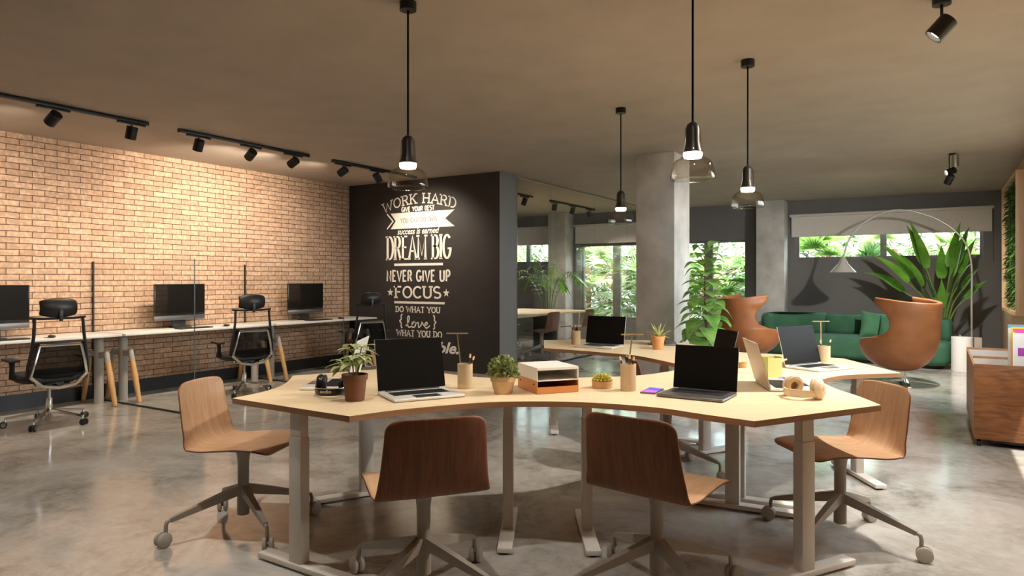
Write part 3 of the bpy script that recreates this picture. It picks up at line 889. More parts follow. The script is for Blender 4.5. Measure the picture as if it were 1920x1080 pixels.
for (c, d, w_, sz_) in (((-0.02, 0, -0.21), Vector((-2.7, -1.55, -1.0)).normalized(), 160, 60), ((-0.03, -0.06, -0.31), Vector((-0.5, 0.75, -1)).normalized(), 330, 140)):
    ho = MB().lathe([(0, -0.055), (0.036, -0.055), (0.04, -0.05), (0.04, 0.055), (0.033, 0.055), (0.032, 0.03), (0, 0.03)], 22, c, axis=d).build('head', 'black_metal', t)
    MB().lathe([(0, 0.032), (0.03, 0.032), (0.03, 0.035), (0, 0.035)], 18, c, axis=d).build('lens', 'lens', ho)
    spot_lamp(t, Vector(c) + d * 0.06, d, w_, sz_, color=NEUTRAL, radius=0.05)

# ------------------------------------------------------------------ pendants
def make_pendant(label):
    t = thing('pendant_lamp', label, 'pendant lamp', (0, 0, 1.80), group='glass pendant lamps')
    top = CEIL - 1.80
    MB().cyl((0, 0, top - 0.045), (0, 0, top), 0.045, n=24).build('canopy', 'black_metal', t)
    MB().tube([(0, 0, 0.275), (0, 0, top - 0.045)], 0.0055, 8).build('cord', 'cord_black', t)
    MB().lathe([(0, 0.285), (0.012, 0.285), (0.028, 0.272), (0.033, 0.25), (0.033, 0.19), (0.042, 0.145), (0.046, 0.135), (0, 0.135)], 26).build('socket', 'black_metal', t)
    b = MB().lathe([(0, 0.1345), (0.045, 0.1345), (0.045, 0.118), (0.041, 0.116), (0.041, 0.110), (0, 0.109)], 26)
    b.build('bulb', 'bulb', t)
    MB().lathe([(0.036, 0.262), (0.039, 0.22), (0.043, 0.165), (0.051, 0.120), (0.060, 0.108), (0.086, 0.095), (0.098, 0.078), (0.104, 0.045), (0.109, 0.015), (0.106, 0.004), (0.096, 0.0), (0.082, 0.001)], 40).build('shade', 'smoked_glass', t)
    return t
PEND = [(-0.558, 3.68, 'large left glass pendant lamp hanging before the lettered wall'),
        (0.888, 3.37, 'largest glass pendant lamp hanging before the concrete column'),
        (0.944, 5.95, 'smallest glass pendant lamp hanging before the glass partition'),
        (1.598, 4.65, 'rightmost glass pendant lamp hanging right of the concrete column')]
p0 = None
for (a, b, lab) in PEND:
    if p0 is None:
        p0 = make_pendant(lab); p0.location = P(a, b, 1.80); o = p0
    else: o = dup(p0, P(a, b, 1.80), 0, lab)

# ------------------------------------------------------------------ desk cluster
TOP = 0.74
def curve2(pts, n=6): return [(p.x, p.y) for p in catmull([Vector((a, b, 0)) for a, b in pts], n)]
FRONT_DESK = [(-1.348, 3.306)] + curve2([(-0.68, 2.869), (-0.475, 3.026), (-0.151, 3.185), (0.10, 3.222), (0.365, 3.19), (0.643, 3.068), (0.82, 2.905), (0.979, 2.769)]) \
    + curve2([(1.681, 3.124), (1.70, 3.35), (1.70, 3.60), (1.737, 3.886)]) \
    + curve2([(1.13, 4.50), (1.00, 4.30), (0.734, 4.09), (0.398, 4.01), (0.13, 3.96), (-0.136, 4.0), (-0.396, 4.174), (-0.68, 4.50)]) \
    + curve2([(-1.307, 4.09), (-1.25, 3.78), (-1.26, 3.54), (-1.348, 3.306)])[:-1]
REAR_DESK = curve2([(1.135, 4.507), (1.107, 4.70), (0.951, 5.14), (0.765, 5.35), (0.495, 5.58), (0.27, 5.74)]) + [(0.30, 6.50), (0.90, 6.62)] \
    + curve2([(1.40, 6.42), (1.60, 6.10), (1.63, 5.75), (1.80, 5.42), (2.07, 5.25), (2.41, 4.99)]) + curve2([(2.384, 4.20), (2.05, 4.13), (1.88, 4.03), (1.742, 3.893)])
def desk(name, label, outline, c, legs):
    t = thing(name, label, 'desk', P(c[0], c[1], 0), R(YAW))
    MB().prism([(x - c[0], y - c[1]) for x, y in outline], TOP - 0.026, TOP, 0, 1).build('tabletop', ['desk_top', 'desk_edge'], t, smooth=False)
    for (x, y, a, off) in legs:
        lx, ly = x - c[0], y - c[1]
        rot = Matrix.Rotation(R(a), 3, 'Z')
        l = MB()
        l.box((lx, ly, 0.315), (0.078, 0.052, 0.57), rot, 0.003)
        l.box((lx, ly, 0.657), (0.070, 0.044, 0.114), rot)
        lo = l.build('leg', 'desk_leg', t)
        fx = Vector((math.cos(R(a)), math.sin(R(a)), 0)) * off
        f = MB().box((lx + fx.x, ly + fx.y, 0.022), (0.60, 0.072, 0.024), rot, 0.003)
        for s in (-0.27, 0.27):
            f.cyl((lx + fx.x + math.cos(R(a)) * s, ly + fx.y + math.sin(R(a)) * s, 0.0), (lx + fx.x + math.cos(R(a)) * s, ly + fx.y + math.sin(R(a)) * s, 0.012), 0.02, n=12, mi=1)
        f.build('foot', ['desk_foot', 'rubber'], lo)
    return t
desk('shared_desk', 'front light wood cluster desk with curved edges and white legs', FRONT_DESK, (0.1, 3.6),
     [(-0.965, 3.11, -33, 0.05), (-0.885, 4.16, 30, 0), (-0.02, 3.56, 87, 0), (0.385, 3.53, 90, 0), (1.265, 3.93, -27, 0.05), (1.29, 3.03, 27, 0)])
desk('shared_desk', 'rear light wood cluster desk joined behind the front one', REAR_DESK, (1.2, 5.3),
     [(0.37, 6.08, 88, 0.0), (1.45, 5.16, 27, 0), (2.30, 4.57, 90, 0), (1.335, 4.045, -27, 0.05), (1.25, 5.60, -27, 0)])

# ------------------------------------------------------------------ wooden swivel chairs
def make_wood_chair(label):
    t = thing('swivel_chair', label, 'chair', group='wooden shell swivel chairs')
    prof = catmull([Vector((0, 0.245, 0.446)), Vector((0, 0.215, 0.459)), Vector((0, 0.12, 0.465)), Vector((0, 0.0, 0.458)), Vector((0, -0.10, 0.450)), Vector((0, -0.165, 0.456)), Vector((0, -0.205, 0.482)), Vector((0, -0.228, 0.53)), Vector((0, -0.245, 0.60)), Vector((0, -0.262, 0.70)), Vector((0, -0.275, 0.785))], 4)
    n = len(prof) - 1
    def halfw(s):
        if s < 0.10: return 0.235 - 0.055 * (1 - s / 0.10) ** 2
        if s > 0.90: return 0.205 - 0.03 * ((s - 0.90) / 0.10) ** 3
        if s < 0.55: return 0.235 + 0.004 * math.sin((s - 0.1) / 0.45 * PI)
        return 0.235 - 0.03 * (s - 0.55) / 0.35
    def fn(u, v):
        i = min(n, int(round(v * n))); p = prof[i].copy()
        x = (u * 2 - 1)
        w = halfw(v)
        p.x = x * w
        sq = abs(x) ** 2.4
        if v > 0.5: p.y += 0.035 * sq * min(1, (v - 0.5) / 0.2)
        else: p.z += 0.010 * sq * min(1.0, v / 0.22)
        if v > 0.97: p.z -= 0.010 * abs(x) ** 6
        return p
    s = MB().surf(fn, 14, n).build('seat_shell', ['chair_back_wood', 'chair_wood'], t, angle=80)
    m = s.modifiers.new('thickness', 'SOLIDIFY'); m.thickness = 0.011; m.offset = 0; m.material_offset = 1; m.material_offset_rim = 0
    m = s.modifiers.new('smooth', 'SUBSURF'); m.levels = 1; m.render_levels = 1
    c = MB()
    c.lathe([(0, 0.443), (0.115, 0.443), (0.115, 0.434), (0.05, 0.425), (0.034, 0.405), (0.029, 0.36), (0.028, 0.24), (0.031, 0.235), (0.031, 0.085), (0.02, 0.08), (0, 0.08)], 22)
    c.build('pedestal', 'chair_metal', t)
    for k in range(4):
        a = R(45 + 90 * k); d = Vector((math.cos(a), math.sin(a), 0))
        l = MB()
        l.bar(d * 0.02 + Vector((0, 0, 0.215)), d * 0.35 + Vector((0, 0, 0.125)), 0.036, 0.05, w2=0.022, h2=0.022)
        l.tube([d * 0.345 + Vector((0, 0, 0.126)), d * 0.365 + Vector((0, 0, 0.118)), d * 0.37 + Vector((0, 0, 0.10)), d * 0.37 + Vector((0, 0, 0.05))], 0.0095, 10)
        lo = l.build('leg', 'chair_metal', t)
        s_ = Vector((-d.y, d.x, 0))
        ax = (s_ * 0.9 + d * 0.35 * (1 if k % 2 else -1)).normalized()
        w = MB(); wc = d * 0.383 + Vector((0, 0, 0.036))
        for sg in (-1, 1):
            w.lathe([(0, -0.011), (0.028, -0.011), (0.036, -0.006), (0.036, 0.006), (0.028, 0.011), (0, 0.011)], 22, wc + ax * 0.016 * sg, axis=ax)
        w.cyl(wc - ax * 0.02, wc + ax * 0.02, 0.011, n=10)
        w.build('caster', 'caster', lo)
    return t
chairs = [(-1.41, 3.60, -8, 0, 'light wooden swivel chair at the left end of the front desk'),
          (-0.37, 2.87, 110, 0, 'wooden swivel chair seen from behind, left of the two in front'),
          (0.605, 2.86, 51, 0, 'wooden swivel chair seen from behind, right of the two in front'),
          (1.66, 3.47, 187, 0, 'light wooden swivel chair at the right end of the front desk'),
          (1.06, 4.68, 2, 0, 'wooden swivel chair half hidden in the notch between the desks')]
wc0 = None
def base_fix(o, deg):
    """swings the four castored legs about the pedestal"""
    for ch in o.children:
        if ch.name.startswith('leg'): ch.rotation_euler = (0, 0, R(deg))
CH_LEG = [-142, -122, -160, -48, -38]     # direction of one leg in the desk frame
for (a, b, f, z, lab), ld in zip(chairs, CH_LEG):
    rz = ang(f - 90)
    if wc0 is None:
        wc0 = make_wood_chair(lab); o = wc0; o.location = P(a, b, 0); o.rotation_euler = (0, 0, rz)
    else: o = dup(wc0, P(a, b, 0), rz, lab)
    base_fix(o, ld - (f - 90) - 45)
for (x, y, f, lab) in [(-5.62, 10.0, 178, 'wooden swivel chair in the meeting room at the near right of its table'),
                       (-5.60, 11.3, 182, 'wooden swivel chair in the meeting room nearest its window'),
                       (-7.0, 9.6, -4, 'wooden swivel chair in the meeting room across the table, near end'),
                       (-7.0, 11.0, 3, 'wooden swivel chair in the meeting room across the table, window end')]:
    o = dup(wc0, (x, y, 0), R(f - 90), lab, 'meeting room chairs'); base_fix(o, 20)

# meeting table
t = thing('meeting_table', 'long light wood table inside the glass meeting room', 'table', (-6.35, 10.3, 0))
MB().box((0, 0, 0.725), (1.5, 3.0, 0.03), bev=0.004).build('tabletop', ['desk_top'], t)
for s in (-1, 1):
    l = MB().box((0, s * 1.15, 0.36), (0.5, 0.06, 0.70), bev=0.004)
    l.build('leg', 'black_metal', t)
t2 = None

# ------------------------------------------------------------------ laptops
def laptop(label, loc, rz, w, dep, h, open_deg, body, screen_face=True, group='laptops on the shared desks', lidmat=None):
    t = thing('laptop', label, 'laptop', loc, rz, group)
    b = MB()
    pl = [(-w / 2, -dep / 2), (w / 2, -dep / 2), (w / 2, dep / 2), (-w / 2, dep / 2)]
    b.box((0, 0, 0.0085), (w, dep, 0.013), bev=0.005, seg=3).build('base', body, t)
    k = MB().box((0, dep * 0.14, 0.0152), (w * 0.80, dep * 0.42, 0.0006)).build('keyboard', 'keys', t)
    kk = MB()
    for r_ in range(5):
        for q in range(14):
            kk.box((-w * 0.385 + (q + 0.5) * w * 0.77 / 14, dep * (-0.03 + r_ * 0.083), 0.0160), (w * 0.77 / 14 * 0.82, dep * 0.066, 0.0012))
    kk.build('keys', 'keys', k, smooth=False)
    MB().box((0, -dep * 0.30, 0.0152), (w * 0.36, dep * 0.30, 0.0005)).build('trackpad', 'steel' if body != 'dark_aluminium' else 'dark_aluminium', t)
    hinge = Vector((0, dep / 2 - 0.004, 0.016))
    rot = Matrix.Rotation(R(open_deg - 90), 3, 'X').inverted()
    # lid stands from the hinge, leaning back (+y) past the vertical
    rot = Matrix.Rotation(-R(open_deg - 90), 3, 'X')
    def lp(x, y, z): return hinge + rot @ Vector((x, y, z))
    c = hinge + rot @ Vector((0, 0.003, h / 2))
    ld = MB().box(c, (w, 0.006, h), rot, 0.0025, 2).build('lid', lidmat or body, t)
    MB().box(hinge + rot @ Vector((0, -0.0004, h / 2 + 0.002)), (w * 0.994, 0.0012, h * 0.978), rot).build('screen', 'screen', ld, smooth=False)
    MB().cyl((-w * 0.4, hinge.y, 0.015), (w * 0.4, hinge.y, 0.015), 0.005, n=10).build('hinge', 'plastic_black', t)
    return t
Z = TOP
laptop('silver laptop with black screen before the left front chair', P(-0.445, 3.365, Z), ang(28.5), 0.36, 0.25, 0.262, 104, 'aluminium')
laptop('dark grey laptop with black screen before the right front chair', P(0.905, 3.36, Z), ang(-33.5), 0.325, 0.235, 0.222, 100, 'dark_aluminium')
laptop('silver laptop with brown black screen at the right end of the rear desk', P(1.985, 4.42, Z), ang(30), 0.36, 0.25, 0.255, 105, 'aluminium')
laptop('beige lidded laptop turned right beside the beige headphones', P(1.46, 3.66, Z), ang(82), 0.37, 0.24, 0.24, 106, 'aluminium', lidmat='beige_lid')
laptop('small grey laptop whose lid shows above the dark laptop', P(1.34, 4.72, Z), ang(-81), 0.30, 0.21, 0.215, 104, 'dark_aluminium')
laptop('silver laptop with grey screen at the left of the rear desk', P(0.735, 5.83, Z), ang(-32), 0.36, 0.25, 0.245, 102, 'aluminium')
laptop('grey laptop seen edge on behind the potted agave', P(1.35, 6.10, Z), ang(80), 0.31, 0.22, 0.215, 108, 'dark_aluminium')
laptop('silver laptop turned left behind the leafy brown pot plant', P(-0.985, 3.715, Z), ang(-88), 0.35, 0.24, 0.245, 104, 'aluminium')

# ------------------------------------------------------------------ pencil cups with T stands
def pencil_cup(label, loc, rz, h, pens, th=0.27):
    t = thing('pencil_cup', label, 'pencil cup', loc, rz, 'pencil cups on the shared desks')
    MB().lathe([(0, 0.0), (0.037, 0.0), (0.04, 0.003), (0.04, h), (0.036, h), (0.036, 0.006), (0, 0.006)], 32).build('cup', 'cup_card', t)
    return t
def t_ruler(label, loc, rz, h, lean, z0):
    t = thing('t_ruler', label, 'ruler', loc, rz, 'thin brass T shaped rulers in the cups')
    top = Vector((lean, 0, h))
    MB().bar((0, 0, z0), top, 0.007, 0.003, up=(0, 1, 0)).build('blade', 'brass', t)
    MB().box(top + Vector((0, 0, 0.003)), (0.115, 0.012, 0.006), bev=0.001).build('crossbar', 'brass', t)
def pen(label, loc, rz, z0, L, lean, tipmat, body='pencil_dark'):
    t = thing('pencil', label, 'pencil', loc, rz, 'pencils in the cups')
    d = Vector((lean[0], lean[1], 1)).normalized()
    a = Vector((0, 0, z0)); b = a + d * L
    MB().tube([a, b], 0.0035, 8).build('shaft', body, t)
    MB().tube([b, b + d * 0.02], [0.006, 0.0045], 8).build('cap', tipmat, t)
cups = [(-0.247, 3.61, 0.130, 'left front'), (0.60, 3.54, 0.138, 'middle front'), (0.567, 6.08, 0.120, 'rear left'), (2.12, 4.66, 0.123, 'rear right')]
where = {'left front': 'cardboard pencil cup right of the silver front laptop', 'middle front': 'cardboard pencil cup beside the glowing phone on the front desk',
         'rear left': 'cardboard pencil cup left of the grey screen laptop on the rear desk', 'rear right': 'cardboard pencil cup behind the laptop at the rear desk right end'}
short = {'left front': 'cup right of the silver front laptop', 'middle front': 'cup beside the glowing phone', 'rear left': 'cup on the rear desk left end', 'rear right': 'cup on the rear desk right end'}
pl_ = {'left front': [(0.012, 0.0, 0.11, (0.12, 0.0), 'tall'), (0.012, 0.01, 0.10, (0.30, 0.1), 'right leaning')],
       'middle front': [(-0.010, 0.0, 0.105, (-0.28, 0.0), 'left leaning'), (0.004, 0.0, 0.11, (0.02, 0.0), 'upright'), (0.016, 0.01, 0.1, (0.12, 0.0), 'right leaning')],
       'rear left': [(-0.012, 0.0, 0.105, (-0.22, 0), 'left leaning'), (0.0, 0.01, 0.10, (-0.05, 0), 'upright')],
       'rear right': [(-0.012, 0.0, 0.09, (-0.12, 0), 'short'), (0.012, 0.005, 0.1, (0.32, 0.0), 'right leaning')]}
lean_ = {'left front': -0.03, 'middle front': 0.035, 'rear left': 0.012, 'rear right': -0.005}
for (a, b, h, k) in cups:
    pencil_cup(where[k], P(a, b, Z), ang(0), h, None)
    off = -0.012 if k != 'rear left' else 0.02
    t_ruler('brass T shaped ruler standing in the ' + short[k], P(a + off, b + 0.012, Z), ang(0), 0.285, lean_[k], 0.008)
    for (dx, dy, L, ln, w_) in pl_[k]:
        pen('%s dark pencil in the %s' % (w_, short[k]), P(a + dx, b + dy, Z), ang(0), 0.02 + h * 0.25, L, ln, 'pencil_tip')

# ------------------------------------------------------------------ desk plants
def leafy_plant(label, loc):
    t = thing('potted_plant', label, 'plant', loc, 0.3)
    MB().lathe([(0, 0), (0.042, 0), (0.045, 0.004), (0.055, 0.098), (0.060, 0.099), (0.062, 0.125), (0.056, 0.125), (0.053, 0.105), (0, 0.105)], 32).build('pot', 'terracotta', t)
    MB().lathe([(0, 0.112), (0.054, 0.108)], 20).build('soil', 'soil', t)
    s = MB(); f = MB(); r = random.Random(3)
    for k in range(8):
        a = 2 * PI * k / 8 + r.uniform(-0.3, 0.3); sp = r.uniform(0.015, 0.07); hh = r.uniform(0.06, 0.155)
        top = Vector((math.cos(a) * sp, math.sin(a) * sp, 0.11 + hh))
        s.tube([(math.cos(a) * 0.008, math.sin(a) * 0.008, 0.10), top * 0.6 + Vector((0, 0, 0.04)), top], 0.0025, 6)
        for j in range(7):
            b = 2 * PI * j / 7 + r.uniform(-0.3, 0.3)
            d = Vector((math.cos(b), math.sin(b), r.uniform(-0.1, 0.55)))
            f.leaf(top - Vector((0, 0, 0.012 * (j % 3))), d, (0, 0, 1), r.uniform(0.065, 0.10), 0.036, r.uniform(0.3, 0.7), 4, 0.25, 0.8)
    s.build('stem', 'stem_green', t); f.build('leaves', 'leaf_pale', t, normals=False)
leafy_plant('leafy variegated plant in a brown pot beside the black headphones', P(-0.745, 3.25, Z))
def bush(label, loc):
    t = thing('potted_bush', label, 'plant', loc)
    MB().lathe([(0, 0), (0.042, 0), (0.045, 0.004), (0.059, 0.060), (0.063, 0.063), (0.067, 0.088), (0.060, 0.088), (0.057, 0.07), (0, 0.07)], 32).build('pot', 'gold_pot', t)
    f = MB(); r = random.Random(5)
    for k in range(620):
        z = r.uniform(-0.25, 1); a = r.uniform(0, 2 * PI); q = math.sqrt(max(0, 1 - z * z))
        d = Vector((q * math.cos(a), q * math.sin(a), z))
        rad = r.uniform(0.6, 1.0)
        p = Vector((0, 0, 0.105)) + Vector((d.x * 0.070, d.y * 0.070, d.z * 0.075)) * rad
        dd = (d + Vector((r.uniform(-.6, .6), r.uniform(-.6, .6), r.uniform(-.3, .8)))).normalized()
        f.leaf(p, dd, d, 0.024, 0.017, 0.1, 2, 0.2, 0.8)
    f.build('foliage', 'leaf_bush', t, normals=False)
bush('round dense bush in a tan pot at the middle of the front desk', P(-0.045, 3.45, Z))
def succulent(label, loc):
    t = thing('potted_succulent', label, 'plant', loc)
    MB().lathe([(0, 0), (0.050, 0), (0.053, 0.003), (0.055, 0.038), (0.050, 0.038), (0.048, 0.03), (0, 0.03)], 30).build('bowl', 'pot_wood', t)
    f = MB(); r = random.Random(9)
    for ring, (nn, el, L) in enumerate([(15, 0.25, 0.052), (13, 0.55, 0.05), (10, 0.9, 0.046), (6, 1.2, 0.042), (3, 1.45, 0.038)]):
        for k in range(nn):
            a = 2 * PI * (k + ring * 0.5) / nn
            d = Vector((math.cos(a) * math.cos(el), math.sin(a) * math.cos(el), math.sin(el)))
            b = Vector((0, 0, 0.032)); e = b + d * L
            f.tube([b, b + d * L * 0.6, e, e + d * 0.006], [0.005, 0.009, 0.006, 0.001], 6)
    f.build('rosette', 'leaf_cactus', t)
succulent('small yellow green succulent in a low wooden bowl', P(0.477, 3.63, Z))
def agave(label, loc):
    t = thing('potted_agave', label, 'plant', loc)
    MB().lathe([(0, 0), (0.040, 0), (0.043, 0.003), (0.052, 0.085), (0.056, 0.086), (0.058, 0.11), (0.052, 0.11), (0.050, 0.095), (0, 0.095)], 28).build('pot', 'terracotta_orange', t)
    f = MB(); r = random.Random(4)
    for k in range(22):
        a = k * 2.4; el = 0.25 + 1.15 * k / 22
        d = Vector((math.cos(a) * math.cos(el), math.sin(a) * math.cos(el), math.sin(el)))
        f.leaf((d.x * 0.008, d.y * 0.008, 0.095), d, (0, 0, 1), r.uniform(0.10, 0.16), 0.020, 0.25 * (1 - k / 22) + 0.02, 5, 0.5, 0.5)
    f.build('leaves', 'leaf_agave', t, normals=False)
agave('spiky agave in an orange terracotta pot on the rear desk', P(1.20, 5.64, Z))
MBc = MB().lathe([(0, 0), (0.022, 0), (0.024, 0.003), (0.026, 0.034), (0.022, 0.034), (0.020, 0.008), (0, 0.008)], 26)
o = MBc.build('wooden_bowl', 'pot_wood'); o.location = P(1.50, 4.46, Z); tag(o, 'small wooden cup right behind the dark grey laptop', 'cup')

# ------------------------------------------------------------------ letter tray
t = thing('letter_tray', 'two tier letter tray, white above orange, on the front desk', 'letter tray', P(0.185, 3.575, Z), ang(21))
w_, d_ = 0.225, 0.26
lo = MB()
lo.box((0, 0, 0.004), (w_, d_, 0.004)); lo.box((-w_ / 2, 0, 0.034), (0.004, d_, 0.064)); lo.box((w_ / 2, 0, 0.034), (0.004, d_, 0.064)); lo.box((0, d_ / 2, 0.034), (w_, 0.004, 0.064)); lo.box((0, -d_ / 2, 0.018), (w_, 0.004, 0.032))
lo.build('lower_tray', 'orange_metal', t, smooth=False)
up = MB(); z0 = 0.062
up.box((0, 0, z0 + 0.003), (w_, d_, 0.004)); up.box((-w_ / 2, 0, z0 + 0.034), (0.004, d_, 0.064)); up.box((w_ / 2, 0, z0 + 0.034), (0.004, d_, 0.064)); up.box((0, d_ / 2, z0 + 0.034), (w_, 0.004, 0.064)); up.box((0, 0, z0 + 0.067), (w_ + 0.004, d_, 0.004)); up.box((0, -d_ / 2, z0 + 0.062), (w_, 0.004, 0.012))
up.build('upper_tray', 'white_metal', t, smooth=False)
for sx in (-1, 1):
    for sy in (-1, 1): MB().cyl((sx * (w_ / 2 + 0.002), sy * 0.09, 0.045), (sx * (w_ / 2 + 0.006), sy * 0.09, 0.045), 0.004, n=10).build('stud', 'black_metal', t)

# ------------------------------------------------------------------ phones, mug, headphones
def phone(label, loc, rz, w=0.078, l=0.16):
    t = thing('phone', label, 'phone', loc, rz, 'phones on the shared desks')
    MB().box((0, 0, 0.0045), (w, l, 0.009), bev=0.003, seg=3).build('case', 'dark_aluminium', t)
    MB().box((0, 0, 0.0092), (w * 0.93, l * 0.95, 0.0006)).build('screen', 'phone_screen', t, smooth=False)
phone('phone with a glowing pink and blue screen beside the dark laptop', P(0.715, 3.50, Z), ang(62 - 90))
phone('blue lit phone between the green cup and the beige headphones', P(1.545, 3.90, Z), ang(-25), 0.07, 0.14)

t = thing('desk_cup', 'pale green square cup on the rear desk with a spoon like handle', 'cup', P(1.535, 4.06, Z), ang(15))
g = MB(); g.box((0, 0, 0.003), (0.095, 0.07, 0.006))
for (c, s) in (((-0.046, 0, 0.06), (0.004, 0.07, 0.115)), ((0.046, 0, 0.06), (0.004, 0.07, 0.115)), ((0, 0.034, 0.06), (0.095, 0.004, 0.115)), ((0, -0.034, 0.057), (0.095, 0.004, 0.108))): g.box(c, s)
g.build('body', 'green_cup', t, smooth=False)
MB().tube([(0.047, 0, 0.085), (0.07, 0.0, 0.088), (0.105, 0.0, 0.098)], [0.005, 0.004, 0.0055], 10).build('handle', 'brass', t)

def headphones(label, loc, rz, bm_, pm, accent, text=None, splay=0.35):
    t = thing('headphones', label, 'headphones', loc, rz, 'headphones on the front desk')
    r = 0.082
    pts = []
    for k in range(25):
        a = PI + PI * k / 24
        pts.append(Vector((r * math.cos(a), 0.015 + 1.12 * r * math.sin(a), 0.030)))
    b = MB()
    rings = []
    for i, p in enumerate(pts):
        a = PI + PI * i / 24
        n = Vector((math.cos(a), math.sin(a), 0))
        hh = 0.014 + 0.004 * math.sin(PI * i / 24)
        rings.append([b.bm.verts.new(p + n * x + Vector((0, 0, z))) for x, z in ((-0.005, -hh), (0.003, -hh), (0.006, 0), (0.003, hh), (-0.005, hh), (-0.009, 0))])
    for q, s in zip(rings, rings[1:]):
        for k in range(6): b.face([q[k], q[(k + 1) % 6], s[(k + 1) % 6], s[k]])
    b.face(rings[0]); b.face(list(reversed(rings[-1])))
    bo = b.build('headband', bm_, t)
    ln = MB().tube([p + Vector((math.cos(PI + PI * i / 24), math.sin(PI + PI * i / 24), 0)) * 0.004 + Vector((0, 0, 0.0165)) for i, p in enumerate(pts)], 0.0016, 6)
    ln.build('trim_line', accent, bo)
    for sg in (-1, 1):
        ax = Vector((sg, splay, 0.12)).normalized()
        c = Vector((sg * (r - 0.006), 0.03, 0.052))
        cup = MB().lathe([(0, 0.020), (0.032, 0.020), (0.045, 0.012), (0.050, 0.0), (0.047, -0.010), (0, -0.010)], 26, c, axis=ax).build('ear_cup', bm_, t)
        MB().lathe([(0.018, -0.010), (0.044, -0.010), (0.0495, -0.018), (0.046, -0.028), (0.034, -0.033), (0.022, -0.027), (0.018, -0.014)], 26, c, axis=ax).build('ear_pad', pm, cup)
        MB().lathe([(0, -0.0105), (0.019, -0.0105), (0.019, -0.014), (0, -0.014)], 20, c, axis=ax).build('speaker_mesh', 'pad_brown', cup)
        MB().lathe([(0, 0.0215), (0.012, 0.0215), (0.012, 0.019)], 18, c, axis=ax).build('badge', accent, cup)
    if text:
        cu = bpy.data.curves.new('headband_text', 'FONT'); cu.body = text; cu.size = 0.024; cu.align_x = 'CENTER'; cu.offset = 0.0004
        tmp = bpy.data.objects.new('headband_text', cu); COL.objects.link(tmp)
        me = bpy.data.meshes.new_from_object(tmp.evaluated_get(bpy.context.evaluated_depsgraph_get()))
        bpy.data.objects.remove(tmp)
        for v in me.vertices:
            a = 1.5 * PI + v.co.x / r
            n = Vector((math.cos(a), math.sin(a), 0))
            q = Vector((r * math.cos(a), 0.015 + 1.12 * r * math.sin(a), 0.026 + v.co.y)) + n * 0.0066
            v.co = q
        me.materials.clear(); me.materials.append(MATS['silver_line'])
        o = bpy.data.objects.new('headband_text', me); COL.objects.link(o); o.parent = bo
    return t
headphones('black headphones lying beside the leafy brown pot plant', P(-0.885, 3.375, Z), ang(-8), 'headphone_black', 'plastic_black', 'silver_line', 'audio', -0.45)
headphones('beige headphones lying at the right corner of the front desk', P(1.40, 3.32, Z), ang(-60), 'headphone_beige', 'pad_beige', 'pad_beige')

# ------------------------------------------------------------------ desks along the brick wall
def workstation(label, y0, y1):
    yc = (y0 + y1) / 2; w = y1 - y0
    t = thing('wall_desk', label, 'desk', (-7.62, yc, 0), 0, 'white desks along the brick wall')
    MB().box((0, 0, 0.727), (0.62, w, 0.026), bev=0.004).build('tabletop', 'laminate', t)
    MB().lathe([(0, 0.7405), (0.03, 0.7405), (0.03, 0.7425), (0, 0.743)], 20, (0.12, 0.35, 0)).build('cable_port', 'plastic_black', t)
    for s in (-1, 1):
        yy = s * (w / 2 - 0.11)
        lo = MB().cyl((0.06, yy, 0), (0.06, yy, 0.714), 0.045, n=26).build('pole', 'pole_grey', t)
        MB().bar((-0.14, yy - 0.0, 0.52), (0.22, yy, 0.52), 0.05, 0.055).build('clamp', 'pole_grey', lo)
        for (xa, xb) in ((0.21, 0.38), (-0.12, -0.26)):
            l = MB()
            l.tube([(xa, yy, 0.54), (xa + (xb - xa) * 0.45, yy, 0.30), (xb, yy, 0.0)], [0.022, 0.031, 0.022], 14)
            lg = l.build('leg', 'beech', t)
            MB().tube([(xa - (xb - xa) * 0.02, yy, 0.56), (xa + (xb - xa) * 0.18, yy, 0.445)], [0.0245, 0.0275], 14).build('leg_cap', 'pole_grey', lg)
    return t
workstation('white wall desk nearest the camera at the left edge', 2.02, 3.985)
workstation('white wall desk in the middle of the brick wall', 4.02, 5.94)
workstation('white wall desk beside the black lettered wall', 5.975, 7.86)
for y, lab in ((4.003, 'clear glass divider between the nearest and middle wall desks'), (5.957, 'clear glass divider between the middle and farthest wall desks')):
    t = thing('glass_screen', lab, 'glass divider', (-7.0, y, 0), group='glass desk dividers')
    MB().box((0, 0, 0.765), (1.84, 0.010, 1.50)).build('pane', 'screen_glass', t, smooth=False)
    MB().box((0.922, 0, 0.765), (0.004, 0.0105, 1.50)).build('edge', 'glass_edge', t, smooth=False)
    MB().box((0, 0, 0.0075), (1.84, 0.02, 0.015)).build('floor_channel', 'black_trim', t, smooth=False)
    MB().box((-0.925, 0, 0.765), (0.014, 0.016, 1.50)).build('wall_channel', 'black_trim', t, smooth=False)

def monitor(label, y, first=None):
    if first: return dup(first, (-7.70, y, 0.74), 0, label)
    t = thing('desktop_computer', label, 'computer', (-7.70, y, 0.74), 0, 'all in one computers on the wall desks')
    b = MB().box((0, 0, 0.335), (0.022, 0.645, 0.375), bev=0.006, seg=2).build('case', 'bezel', t)
    MB().box((0.0115, 0, 0.345), (0.0016, 0.615, 0.335)).build('screen', 'screen', b, smooth=False)
    MB().box((0.001, 0, 0.120), (0.021, 0.645, 0.056), bev=0.004).build('chin', 'dark_aluminium', t)
    s = MB().bar((-0.05, 0, 0.30), (-0.02, 0, 0.012), 0.01, 0.17, up=(0, 1, 0))
    s.box((0.01, 0, 0.006), (0.17, 0.19, 0.010), bev=0.003)
    s.build('stand', 'plastic_black', t)
    return t
m0 = monitor('black desktop computer cut by the left edge of the view', 2.955)
monitor('black desktop computer on the middle wall desk', 4.88, m0)
